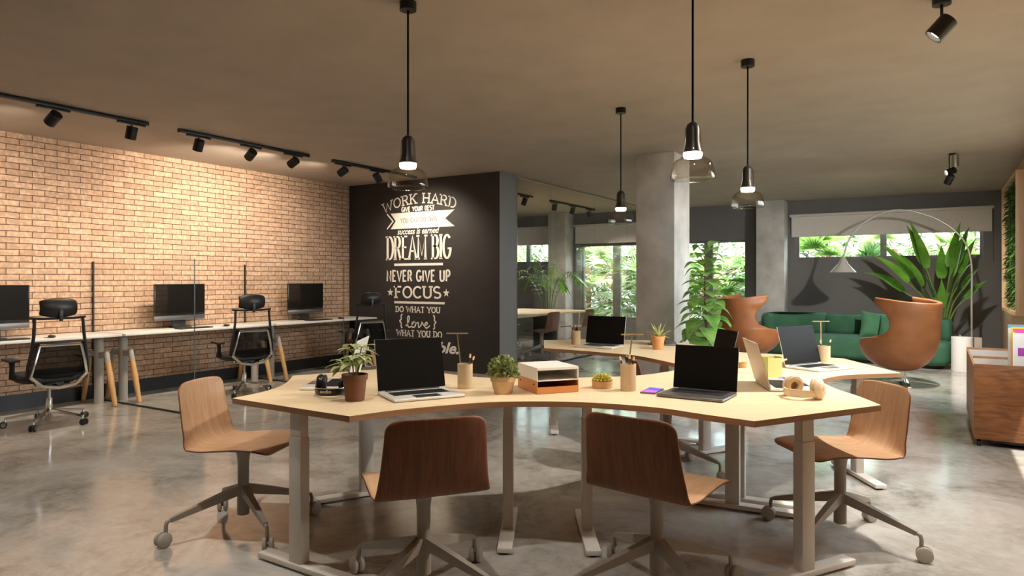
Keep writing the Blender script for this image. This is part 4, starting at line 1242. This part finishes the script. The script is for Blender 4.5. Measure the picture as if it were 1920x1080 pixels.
monitor('black desktop computer beside the black lettered wall', 6.80, m0)
def keyboard(label, y, first=None):
    if first: return dup(first, (-7.45, y, 0.74), 0, label)
    t = thing('keyboard', label, 'keyboard', (-7.45, y, 0.74), 0, 'keyboards on the wall desks')
    MB().box((0, 0, 0.006), (0.12, 0.42, 0.010), bev=0.003).build('body', 'plastic_black', t)
    k = MB()
    for i in range(5):
        for j in range(15): k.box((-0.046 + i * 0.023, -0.196 + j * 0.028, 0.0118), (0.018, 0.023, 0.003))
    k.build('keys', 'keys', t, smooth=False)
    return t
def mouse(label, y, first=None):
    if first: return dup(first, (-7.43, y, 0.74), 0, label)
    t = thing('mouse', label, 'mouse', (-7.43, y, 0.74), 0, 'mice on the wall desks')
    MB().ball((0, 0, 0.014), 0.052, 0.03, 0.0145, 18, 10).build('body', 'plastic_black', t)
    MB().cyl((-0.025, -0.004, 0.026), (-0.025, 0.004, 0.026), 0.006, n=12).build('wheel', 'dark_aluminium', t)
    return t
k0 = keyboard('black keyboard before the computer at the left edge', 2.95); keyboard('black keyboard on the middle wall desk', 4.9, k0); keyboard('black keyboard on the desk by the lettered wall', 6.82, k0)
q0 = mouse('black mouse on the nearest wall desk', 3.36); mouse('black mouse on the middle wall desk', 5.32, q0); mouse('black mouse on the desk by the lettered wall', 7.22, q0)

# ------------------------------------------------------------------ office chairs
def make_office_chair(label):
    t = thing('office_chair', label, 'chair', group='black mesh office chairs at the wall desks')
    MB().soft([(x, y) for x, y in [(p.x, p.y) for p in catmull([Vector((-0.25, -0.20, 0)), Vector((-0.26, 0.1, 0)), Vector((-0.20, 0.25, 0)), Vector((0.20, 0.25, 0)), Vector((0.26, 0.1, 0)), Vector((0.25, -0.20, 0)), Vector((0, -0.24, 0))], 5, True)]][::-1], 0.405, 0.475, 0.03).build('seat', 'mesh_black', t)
    def back_y(z): return -0.235 - 0.03 * math.sin((z - 0.45) / 0.5 * PI) - 0.10 * max(0, z - 0.6)
    f = MB()
    for s in (-1, 1):
        f.tube([(s * x, back_y(z), z) for x, z in [(0.235, 0.47), (0.23, 0.56), (0.208, 0.70), (0.192, 0.84), (0.186, 0.97)]], 0.014, 8)
    f.tube([(-0.215, back_y(0.97) + 0.03, 0.978), (-0.12, back_y(0.97) - 0.005, 0.972), (0, back_y(0.97) - 0.015, 0.972), (0.12, back_y(0.97) - 0.005, 0.972), (0.215, back_y(0.97) + 0.03, 0.978)], 0.011, 8)
    f.tube([(-0.2, back_y(0.765), 0.765), (0, back_y(0.765) - 0.02, 0.765), (0.2, back_y(0.765), 0.765)], 0.010, 8)
    f.build('back_frame', 'plastic_black', t)
    MB().surf(lambda u, v: Vector(((u * 2 - 1) * (0.205 - 0.01 * v + 0.012 * math.sin(PI * v)), back_y(0.44 + 0.32 * v) + 0.012 - 0.03 * (1 - (u * 2 - 1) ** 2), 0.44 + 0.32 * v)), 10, 8).build('back_mesh', 'mesh_back', t, normals=False)
    MB().soft([(p.x, p.y) for p in catmull([Vector((-0.2, -0.2, 0)), Vector((0, -0.225, 0)), Vector((0.2, -0.2, 0)), Vector((0.19, -0.16, 0)), Vector((0, -0.18, 0)), Vector((-0.19, -0.16, 0))], 4, True)], 0.47, 0.53, 0.012).build('lumbar_pad', 'mesh_black', t)
    c = MB()
    cp = [(-0.05, -0.02, 0.37), (-0.15, -0.16, 0.385), (-0.215, -0.27, 0.47), (-0.19, -0.295, 0.60), (-0.158, -0.305, 0.74), (0.158, -0.305, 0.74), (0.19, -0.295, 0.60), (0.215, -0.27, 0.47), (0.15, -0.16, 0.385), (0.05, -0.02, 0.37)]
    c.tube([Vector(p) for p in cp[:5]], 0.016, 8); c.tube([Vector(p) for p in cp[4:6]], 0.016, 8); c.tube([Vector(p) for p in cp[5:]], 0.016, 8)
    c.tube([(-0.215, -0.27, 0.47), (-0.13, -0.275, 0.385), (0, -0.265, 0.36), (0.13, -0.275, 0.385), (0.215, -0.27, 0.47)], 0.016, 8)
    c.tube([(0, -0.265, 0.36), (0, -0.1, 0.37)], 0.02, 8)
    c.build('chrome_frame', 'chrome', t)
    MB().box((0, -0.02, 0.378), (0.16, 0.26, 0.05), bev=0.015).build('mechanism', 'plastic_black', t)
    h = MB()
    h.surf(lambda u, v: Vector(((u * 2 - 1) * 0.145, -0.225 - 0.05 * (1 - (u * 2 - 1) ** 2) - 0.03 * math.sin(v * PI), 1.065 + (v - 0.5) * 0.165 * (1 - 0.30 * abs(u * 2 - 1) ** 3))), 12, 6)
    ho = h.build('headrest', 'plastic_black', t, angle=80)
    m = ho.modifiers.new('thickness', 'SOLIDIFY'); m.thickness = 0.03; m.offset = 0
    m = ho.modifiers.new('smooth', 'SUBSURF'); m.levels = 1; m.render_levels = 1
    MB().box((0, -0.315, 1.0), (0.03, 0.02, 0.10), bev=0.004).build('headrest_stem', 'plastic_black', t)
    for s in (-1, 1):
        a = MB().tube([(s * 0.24, 0.0, 0.43), (s * 0.285, -0.01, 0.45), (s * 0.285, -0.02, 0.54), (s * 0.285, -0.01, 0.59)], [0.022, 0.024, 0.02, 0.024], 8).build('armrest', 'plastic_black', t)
        MB().box((s * 0.285, 0.03, 0.602), (0.085, 0.25, 0.024), bev=0.009, seg=2).build('arm_pad', 'plastic_black', a)
    MB().lathe([(0, 0.36), (0.016, 0.36), (0.016, 0.24), (0.027, 0.24), (0.030, 0.06), (0.022, 0.05), (0, 0.05)], 20).build('gas_lift', 'chrome', t)
    for k in range(5):
        a = 2 * PI * k / 5 + 0.3; d = Vector((math.cos(a), math.sin(a), 0))
        l = MB().bar(d * 0.02 + Vector((0, 0, 0.125)), d * 0.33 + Vector((0, 0, 0.082)), 0.03, 0.03, w2=0.022, h2=0.014)
        l.cyl(d * 0.322 + Vector((0, 0, 0.05)), d * 0.322 + Vector((0, 0, 0.088)), 0.010, n=10)
        lo = l.build('leg', 'chrome', t)
        s_ = Vector((-d.y, d.x, 0)); wcn = d * 0.335 + Vector((0, 0, 0.029)); w = MB()
        for sg in (-1, 1):
            w.lathe([(0, -0.009), (0.024, -0.009), (0.029, -0.006), (0.029, 0.006), (0.024, 0.009), (0, 0.009)], 18, wcn + s_ * 0.016 * sg, axis=s_)
        w.build('caster', 'plastic_black', lo)
        MB().lathe([(0, 0.0255), (0.018, 0.0255), (0.018, 0.0262), (0, 0.0265)], 16, wcn, axis=s_).build('hub_cap', 'chrome', lo)
    return t
oc = make_office_chair('black mesh office chair with headrest at the nearest wall desk')
oc.location = (-6.86, 3.08, 0); oc.rotation_euler = (0, 0, R(82))
dup(oc, (-6.80, 5.10, 0), R(72), 'black mesh office chair with headrest at the middle wall desk')
dup(oc, (-6.74, 7.00, 0), R(62), 'black mesh office chair before the lettered wall')

# ------------------------------------------------------------------ lounge: sofa and pillows
def cm(pts, n=8): return [(p.x, p.y) for p in catmull([Vector((a, b, 0)) for a, b in pts], n, True)]
SX, SY = -1.25, 12.5
t = thing('curved_sofa', 'curved dark green velvet sofa under the wide window', 'sofa', (SX, SY, 0))
def loc2(pts): return [(a - SX, b - SY) for a, b in pts]
MB().soft(cm(loc2([(-2.60, 12.75), (-2.45, 12.25), (-1.9, 12.02), (-1.1, 12.02), (-0.45, 11.92), (-0.10, 11.72), (0.16, 11.85), (0.18, 12.4), (0.05, 13.0), (-0.5, 13.35), (-1.6, 13.42), (-2.35, 13.30)])), 0.05, 0.40, 0.09, 6).build('seat', 'velvet_green', t)
MB().soft(cm(loc2([(-1.62, 13.0), (-0.7, 12.95), (-0.25, 12.75), (-0.02, 12.35), (0.17, 12.30), (0.20, 12.8), (-0.05, 13.25), (-0.6, 13.42), (-1.60, 13.45)])), 0.36, 0.715, 0.10, 6).build('backrest', 'velvet_green', t)
MB().soft(cm(loc2([(-2.66, 12.70), (-2.50, 12.62), (-2.35, 12.85), (-2.1, 12.98), (-1.68, 13.0), (-1.68, 13.44), (-2.35, 13.40), (-2.62, 13.1)])), 0.36, 0.735, 0.10, 6).build('backrest', 'velvet_green', t)
MB().soft(cm(loc2([(-2.50, 12.75), (-2.35, 12.32), (-1.1, 12.12), (-0.45, 12.0), (-0.10, 11.85), (0.08, 12.0), (0.08, 12.4), (-0.05, 12.9), (-0.5, 13.25), (-1.6, 13.32), (-2.25, 13.2)])), 0.0, 0.055, 0.01, 2).build('plinth', 'black_trim', t)
def pillow(label, loc, rot, w=0.46, th=0.09):
    b = MB()
    def top(s):
        def fn(u, v):
            x, y = u * 2 - 1, v * 2 - 1
            k = (1 - abs(x) ** 3) * (1 - abs(y) ** 3)
            pin = 1 - 0.10 * (1 - abs(y) ** 2) * abs(x) ** 2
            pin2 = 1 - 0.10 * (1 - abs(x) ** 2) * abs(y) ** 2
            wr = 0.006 * math.sin(9 * x + 4 * y) * k
            return Vector((x * w / 2 * pin, s * (th * k ** 0.5 + wr + 0.002), y * w / 2 * pin2))
        return fn
    b.surf(top(1), 14, 14); b.surf(top(-1), 14, 14)
    o = b.build('throw_pillow', 'pillow_green'); o.location = loc; o.rotation_euler = rot
    tag(o, label, 'cushion', 'green cushions on the sofa')
pillow('left green cushion leaning on the curved sofa', (-0.86, 12.62, 0.57), (R(-22), R(8), R(15)))
pillow('right green cushion leaning on the sofa behind the egg shaped chair', (-0.60, 12.42, 0.57), (R(-26), R(-10), R(-28)))

# ------------------------------------------------------------------ egg shaped leather chairs
def make_egg(label):
    t = thing('lounge_chair', label, 'armchair', group='tan leather egg shaped armchairs')
    # height, radius across, half opening angle, centre shift
    rows = [(0.165, 0.05, 180, 0.03), (0.18, 0.13, 180, 0.03), (0.215, 0.21, 178, 0.03), (0.28, 0.285, 172, 0.025), (0.36, 0.335, 160, 0.02), (0.45, 0.365, 150, 0.01), (0.53, 0.38, 141, 0.0),
            (0.565, 0.38, 128, -0.01), (0.60, 0.378, 106, -0.015), (0.65, 0.374, 91, -0.02), (0.73, 0.37, 85, -0.03), (0.83, 0.365, 88, -0.045), (0.93, 0.36, 100, -0.06), (1.00, 0.355, 112, -0.07), (1.045, 0.35, 113, -0.075)]
    n = len(rows) - 1
    def fn(u, v):
        x = v * n; i = min(n - 1, int(x)); f = x - i
        a, b = rows[i], rows[i + 1]
        z, r, A, c = [a[k] + (b[k] - a[k]) * f for k in range(4)]
        ph = (u * 2 - 1) * R(A)
        q = abs(u * 2 - 1)
        if z > 0.85: z += 0.055 * q ** 2.2 * (z - 0.85) / 0.19 - 0.015 * (1 - q) * (z - 0.85) / 0.19
        # flared tips of the wings and arms
        fl = 1 + (0.10 * q ** 4 if z > 0.9 else 0.0) + (0.06 * q ** 4 if 0.4 < z < 0.6 else 0)
        sn, cs = math.sin(ph), math.cos(ph)
        front = max(0.0, -cs)
        px = 1.0 if cs >= 0 else 0.55
        x_ = math.copysign(abs(sn) ** px, sn) * r * fl
        y_ = c - cs * r if cs >= 0 else c + front ** 0.8 * r * 1.34
        return Vector((x_, y_, z))
    s = MB().surf(fn, 28, 28)
    o = s.build('shell', 'leather', t, angle=80)
    m = o.modifiers.new('thickness', 'SOLIDIFY'); m.thickness = 0.05; m.offset = -1
    m = o.modifiers.new('smooth', 'SUBSURF'); m.levels = 1; m.render_levels = 2
    MB().soft(cm([(-0.24, -0.18), (-0.27, 0.1), (-0.2, 0.32), (0, 0.38), (0.2, 0.32), (0.27, 0.1), (0.24, -0.18), (0, -0.25)]), 0.31, 0.43, 0.05).build('seat_cushion', 'leather', t)
    MB().lathe([(0, 0.24), (0.07, 0.24), (0.05, 0.20), (0.022, 0.17), (0.02, 0.04), (0, 0.04)], 20).build('pedestal', 'chrome', t)
    for k in range(4):
        a = R(45 + 90 * k); d = Vector((math.cos(a), math.sin(a), 0))
        MB().bar(d * 0.01 + Vector((0, 0, 0.055)), d * 0.36 + Vector((0, 0, 0.012)), 0.05, 0.03, w2=0.035, h2=0.018).build('leg', 'chrome', t)
    return t
e0 = make_egg('tan leather egg shaped armchair in front of the sofa right end')
e0.location = P(4.93, 8.62, 0); e0.rotation_euler = (0, 0, ang(114 - 90))
dup(e0, P(3.56, 10.45, 0), ang(14 - 90), 'tan leather egg shaped armchair beside the fiddle leaf fig')

# ------------------------------------------------------------------ arc lamp
t = thing('arc_floor_lamp', 'tall arc floor lamp with steel cone shade over the lounge', 'floor lamp', (0.46, 12.45, 0))
MB().box((0.06, 0.05, 0.22), (0.10, 0.20, 0.44), bev=0.006).build('base', 'stone_beige', t)
arcp = catmull([Vector((-0.02, 0, 0.0)), Vector((-0.02, 0, 0.9)), Vector((-0.03, 0, 1.62)), Vector((-0.18, 0, 2.0)), Vector((-0.52, 0, 2.28)), Vector((-0.98, 0, 2.42)), Vector((-1.38, 0, 2.30)), Vector((-1.66, 0, 2.02)), Vector((-1.77, 0, 1.70))], 8)
MB().tube(arcp, 0.014, 10).build('arc_pole', 'lamp_grey', t)
MB().lathe([(0.012, 1.72), (0.02, 1.70), (0.075, 1.58), (0.20, 1.435), (0.195, 1.435), (0.07, 1.575), (0.012, 1.70)], 36, (-1.775, 0, 0)).build('lamp_shade', 'lamp_grey', t)
MB().ball((-1.775, 0, 1.50), 0.03, 0.03, 0.04, 12, 8).build('bulb', 'white_pot', t)

# ------------------------------------------------------------------ tall plants
t = thing('paddle_plant', 'tall paddle leaved plant in a white cube planter by the window', 'plant', (0.06, 12.75, 0))
MB().box((0, 0, 0.22), (0.52, 0.46, 0.44), bev=0.006).build('planter', 'white_pot', t)
MB().box((0, 0, 0.442), (0.46, 0.40, 0.006)).build('soil', 'soil', t)
s = MB(); f = MB(); r = random.Random(12)
for (az, lean, hs, L, wd) in [(185, 0.40, 1.10, 0.85, 0.22), (200, 0.18, 1.30, 0.85, 0.24), (165, 0.60, 0.85, 0.75, 0.2), (-5, 0.16, 1.38, 0.62, 0.22), (20, 0.22, 1.20, 0.62, 0.20), (-60, 0.40, 0.95, 0.55, 0.18),
                           (0, 0.30, 0.72, 0.42, 0.16), (-25, 0.28, 0.9, 0.42, 0.16), (250, 0.35, 0.75, 0.6, 0.2), (290, 0.25, 0.85, 0.6, 0.2), (90, 0.3, 1.1, 0.7, 0.2), (215, 0.30, 0.95, 0.7, 0.22), (330, 0.12, 1.15, 0.72, 0.2), (270, 0.12, 0.55, 0.5, 0.17), (178, 0.22, 1.38, 0.72, 0.24), (196, 0.5, 1.02, 0.78, 0.22), (-10, 0.10, 1.52, 0.55, 0.2), (30, 0.08, 1.32, 0.6, 0.22)]:
    a = R(az); d = Vector((math.cos(a), math.sin(a), 0))
    b0 = d * 0.04 + Vector((0, 0, 0.43)); b1 = d * (0.06 + lean * 0.35) + Vector((0, 0, 0.43 + hs * 0.55)); b2 = d * (0.08 + lean * 0.8) + Vector((0, 0, 0.43 + hs * 0.82))
    s.tube(catmull([b0, b1, b2], 4), [0.014] * 4 + [0.011] * 4 + [0.008], 7)
    dr = (b2 - b1).normalized()
    f.leaf(b2, dr + Vector((0, 0, 0.1)), Vector((0, -0.6, 0)) - d * 0.4 + Vector((0, 0, 0.5)), L * 1.2, wd * 0.82, 0.16 + lean * 0.35, 12, 0.35, 0.42)
for k in range(9):
    a = k * 0.7; s.tube([(0.05 * math.cos(a), 0.05 * math.sin(a), 0.43), (0.045 * math.cos(a), 0.045 * math.sin(a), 0.75)], [0.022, 0.012], 7)
s.build('stems', 'stem_green', t); f.build('leaves', 'leaf_paddle', t, normals=False)
o = MB().lathe([(0, 0), (0.128, 0), (0.132, 0.004), (0.132, 0.49), (0.127, 0.494), (0, 0.494)], 36).build('side_table', 'white_pot')
o.location = (0.30, 11.75, 0); tag(o, 'white cylindrical stool standing before the white cube planter', 'stool')

def fig(label, loc):
    t = thing('fiddle_leaf_fig', label, 'plant', loc)
    MB().lathe([(0, 0), (0.13, 0), (0.15, 0.01), (0.18, 0.33), (0.17, 0.33), (0.165, 0.29), (0, 0.29)], 32).build('pot', 'white_pot', t)
    MB().lathe([(0, 0.30), (0.165, 0.295)], 20).build('soil', 'soil', t)
    s = MB(); f = MB(); r = random.Random(21)
    s.tube([(0, 0, 0.28), (0.015, 0.0, 0.7), (-0.01, 0.01, 1.2), (0.0, 0, 1.62)], [0.016, 0.014, 0.011, 0.006], 8)
    k = 0; z = 0.62
    while z < 1.66:
        a = k * 2.4 + r.uniform(-0.2, 0.2)
        u = (z - 0.62) / 1.04
        el = 0.15 + 0.5 * u + r.uniform(-0.2, 0.2)
        d = Vector((math.cos(a) * math.cos(el), math.sin(a) * math.cos(el), math.sin(el)))
        L = (0.33 - 0.13 * u) * r.uniform(0.85, 1.1)
        b = Vector((0, 0, z)) + d * 0.02
        st = b + d * 0.05
        s.tube([Vector((0, 0, z)), st], 0.004, 6)
        f.leaf(st, d, (0, 0, 1), L, L * 0.68, r.uniform(0.5, 0.9), 7, 0.22, 0.85)
        k += 1; z += 0.0165
    s.build('stem', 'stem_brown', t); f.build('leaves', 'leaf_fig', t, normals=False)
fig('tall fiddle leaf fig standing right of the concrete column', P(2.10, 7.45, 0))
def areca(label, loc):
    t = thing('areca_palm', label, 'plant', loc)
    MB().lathe([(0, 0), (0.15, 0), (0.18, 0.35), (0.165, 0.35), (0.16, 0.31), (0, 0.31)], 28).build('pot', 'white_pot', t)
    s = MB(); f = MB(); r = random.Random(31)
    for k in range(13):
        a = k * 2.4; h = r.uniform(1.0, 1.5); sp = r.uniform(0.25, 0.75)
        d = Vector((math.cos(a), math.sin(a), 0))
        pts = catmull([Vector((0, 0, 0.3)) + d * 0.04, d * sp * 0.35 + Vector((0, 0, 0.3 + h * 0.65)), d * sp * 0.8 + Vector((0, 0, 0.3 + h)), d * sp * 1.25 + Vector((0, 0, 0.2 + h * 0.95))], 6)
        s.tube(pts, 0.006, 6)
        for i in range(6, len(pts)):
            tg = (pts[i] - pts[i - 1]).normalized(); sd = tg.cross(Vector((0, 0, 1))).normalized()
            for sg in (-1, 1):
                f.leaf(pts[i], tg * 0.6 + sd * sg, (0, 0, 1), 0.26, 0.03, 0.5, 3, 0.2, 0.6)
    s.build('stems', 'stem_green', t); f.build('fronds', 'leaf_paddle', t, normals=False)
areca('feathery potted palm inside the glass meeting room', (-7.0, 12.75, 0))

# ------------------------------------------------------------------ planted frame on the oak wall
t = thing('moss_frame', 'oak framed living wall of dark green leaves on the oak wall', 'plant frame', (XR, 10.6, 1.73))
y0, y1, z0, z1, dep = -0.98, 1.0, -0.83, 0.83, 0.145
fr = MB()
fr.box((-dep / 2, y0 + 0.02, 0), (dep, 0.04, z1 - z0)); fr.box((-dep / 2, y1 - 0.02, 0), (dep, 0.04, z1 - z0))
fr.box((-dep / 2, 0, z0 + 0.02), (dep, y1 - y0 - 0.08, 0.04)); fr.box((-dep / 2, 0, z1 - 0.02), (dep, y1 - y0 - 0.08, 0.04))
fr.build('frame', 'oak_panel', t, smooth=False)
MB().box((-0.02, 0, 0), (0.03, y1 - y0 - 0.08, z1 - z0 - 0.08)).build('backing', 'soil', t, smooth=False)
f = MB(); r = random.Random(77)
for k in range(1500):
    p = Vector((-0.04, r.uniform(y0 + 0.10, y1 - 0.08), r.uniform(z0 + 0.10, z1 - 0.06)))
    d = Vector((-1, r.uniform(-0.8, 0.8), r.uniform(-0.7, 0.7))).normalized()
    big = r.random() < 0.22
    f.leaf(p, d, (0, 0, 1), r.uniform(0.10, 0.16) if big else r.uniform(0.07, 0.12), r.uniform(0.06, 0.10) if big else r.uniform(0.02, 0.05), r.uniform(0.1, 0.6), 3, 0.3, 0.7)
o = f.build('leaves', 'moss', t, normals=False); o['kind'] = 'stuff'

# ------------------------------------------------------------------ magazine bin
BX0, BX1, BY0, BY1, BZ = 0.245, XR - 0.005, 6.51, 8.10, 0.65
t = thing('magazine_bin', 'walnut magazine bin on casters against the oak wall', 'storage bin', ((BX0 + BX1) / 2, BY0, 0))
ox = (BX0 + BX1) / 2; bw = BX1 - BX0; bl = BY1 - BY0
MB().box((0, 0.011, 0.355), (bw, 0.022, 0.59), bev=0.002).build('front_panel', 'walnut', t)
MB().box((-bw / 2 + 0.009, bl / 2, 0.345), (0.018, bl - 0.046, 0.57)).build('side_panel', 'walnut_light', t, smooth=False)
MB().box((bw / 2 - 0.009, bl / 2, 0.345), (0.018, bl - 0.046, 0.57)).build('side_panel', 'walnut_light', t, smooth=False)
for yy in (0.70, bl - 0.011):
    d_ = MB().box((0, yy, 0.355), (bw - 0.038 if yy < 1 else bw, 0.022, 0.59), bev=0.002).build('divider' if yy < 1 else 'back_panel', 'walnut_light', t)
    MB().box((0, yy - 0.015, 0.345), (bw - 0.04, 0.006, 0.57)).build('liner', 'liner_white', d_, smooth=False)
MB().box((0, bl / 2, 0.09), (bw - 0.04, bl - 0.05, 0.015)).build('bottom_panel', 'liner_white', t, smooth=False)
MB().box((0.04, bl / 2, 0.055), (bw - 0.16, bl - 0.12, 0.05)).build('plinth', 'black_trim', t, smooth=False)
for sx in (-1, 1):
    for yy in (0.05, bl - 0.06):
        w = MB(); w.cyl((sx * (bw / 2 - 0.035) - 0.014, yy, 0.027), (sx * (bw / 2 - 0.035) + 0.014, yy, 0.027), 0.027, n=18); w.cyl((sx * (bw / 2 - 0.035), yy, 0.03), (sx * (bw / 2 - 0.035), yy, 0.062), 0.010, n=10)
        w.build('caster', 'rubber', t)
mags = [(0.50, 7.02, 0.94, 'paper_white', [('paper_blue', 0.0, 0.90, 1.0, 1.0), ('paper_pink', 0.1, 0.2, 0.6, 0.35)], 'white magazine with a blue top edge, rearmost in the bin'),
        (0.515, 6.96, 0.925, 'paper_yellow', [('paper_pink', 0.05, 0.86, 1.0, 0.94)], 'yellow magazine with a pink band in the bin'),
        (0.535, 6.88, 0.905, 'paper_pink', [('paper_white', 0.06, 0.1, 0.5, 0.85), ('paper_blue', 0.55, 0.5, 0.95, 0.9)], 'pink magazine behind the cover with a purple block'),
        (0.515, 6.80, 0.885, 'paper_white', [('paper_purple', 0.12, 0.30, 0.30, 0.55), ('paper_yellow', 0.33, 0.05, 0.85, 0.92), ('paper_tan', 0.50, 0.2, 0.72, 0.75)], 'frontmost white and yellow magazine with a purple block')]
for (x0, yy, zt, base, blocks, lab) in mags:
    w, h = 0.28, zt - 0.10
    t = thing('magazine', lab, 'magazine', (x0 + w / 2, yy, 0.0995), 0, 'magazines standing in the bin')
    MB().box((0, 0, h / 2), (w, 0.012, h)).build('pages', base, t, smooth=False)
    for (mm, a, b, c, d) in blocks:
        MB().box((-w / 2 + (a + c) / 2 * w, -0.0065, h - 0.26 + (b + d) / 2 * 0.26), ((c - a) * w, 0.001, (d - b) * 0.26)).build('cover_block', mm, t, smooth=False)
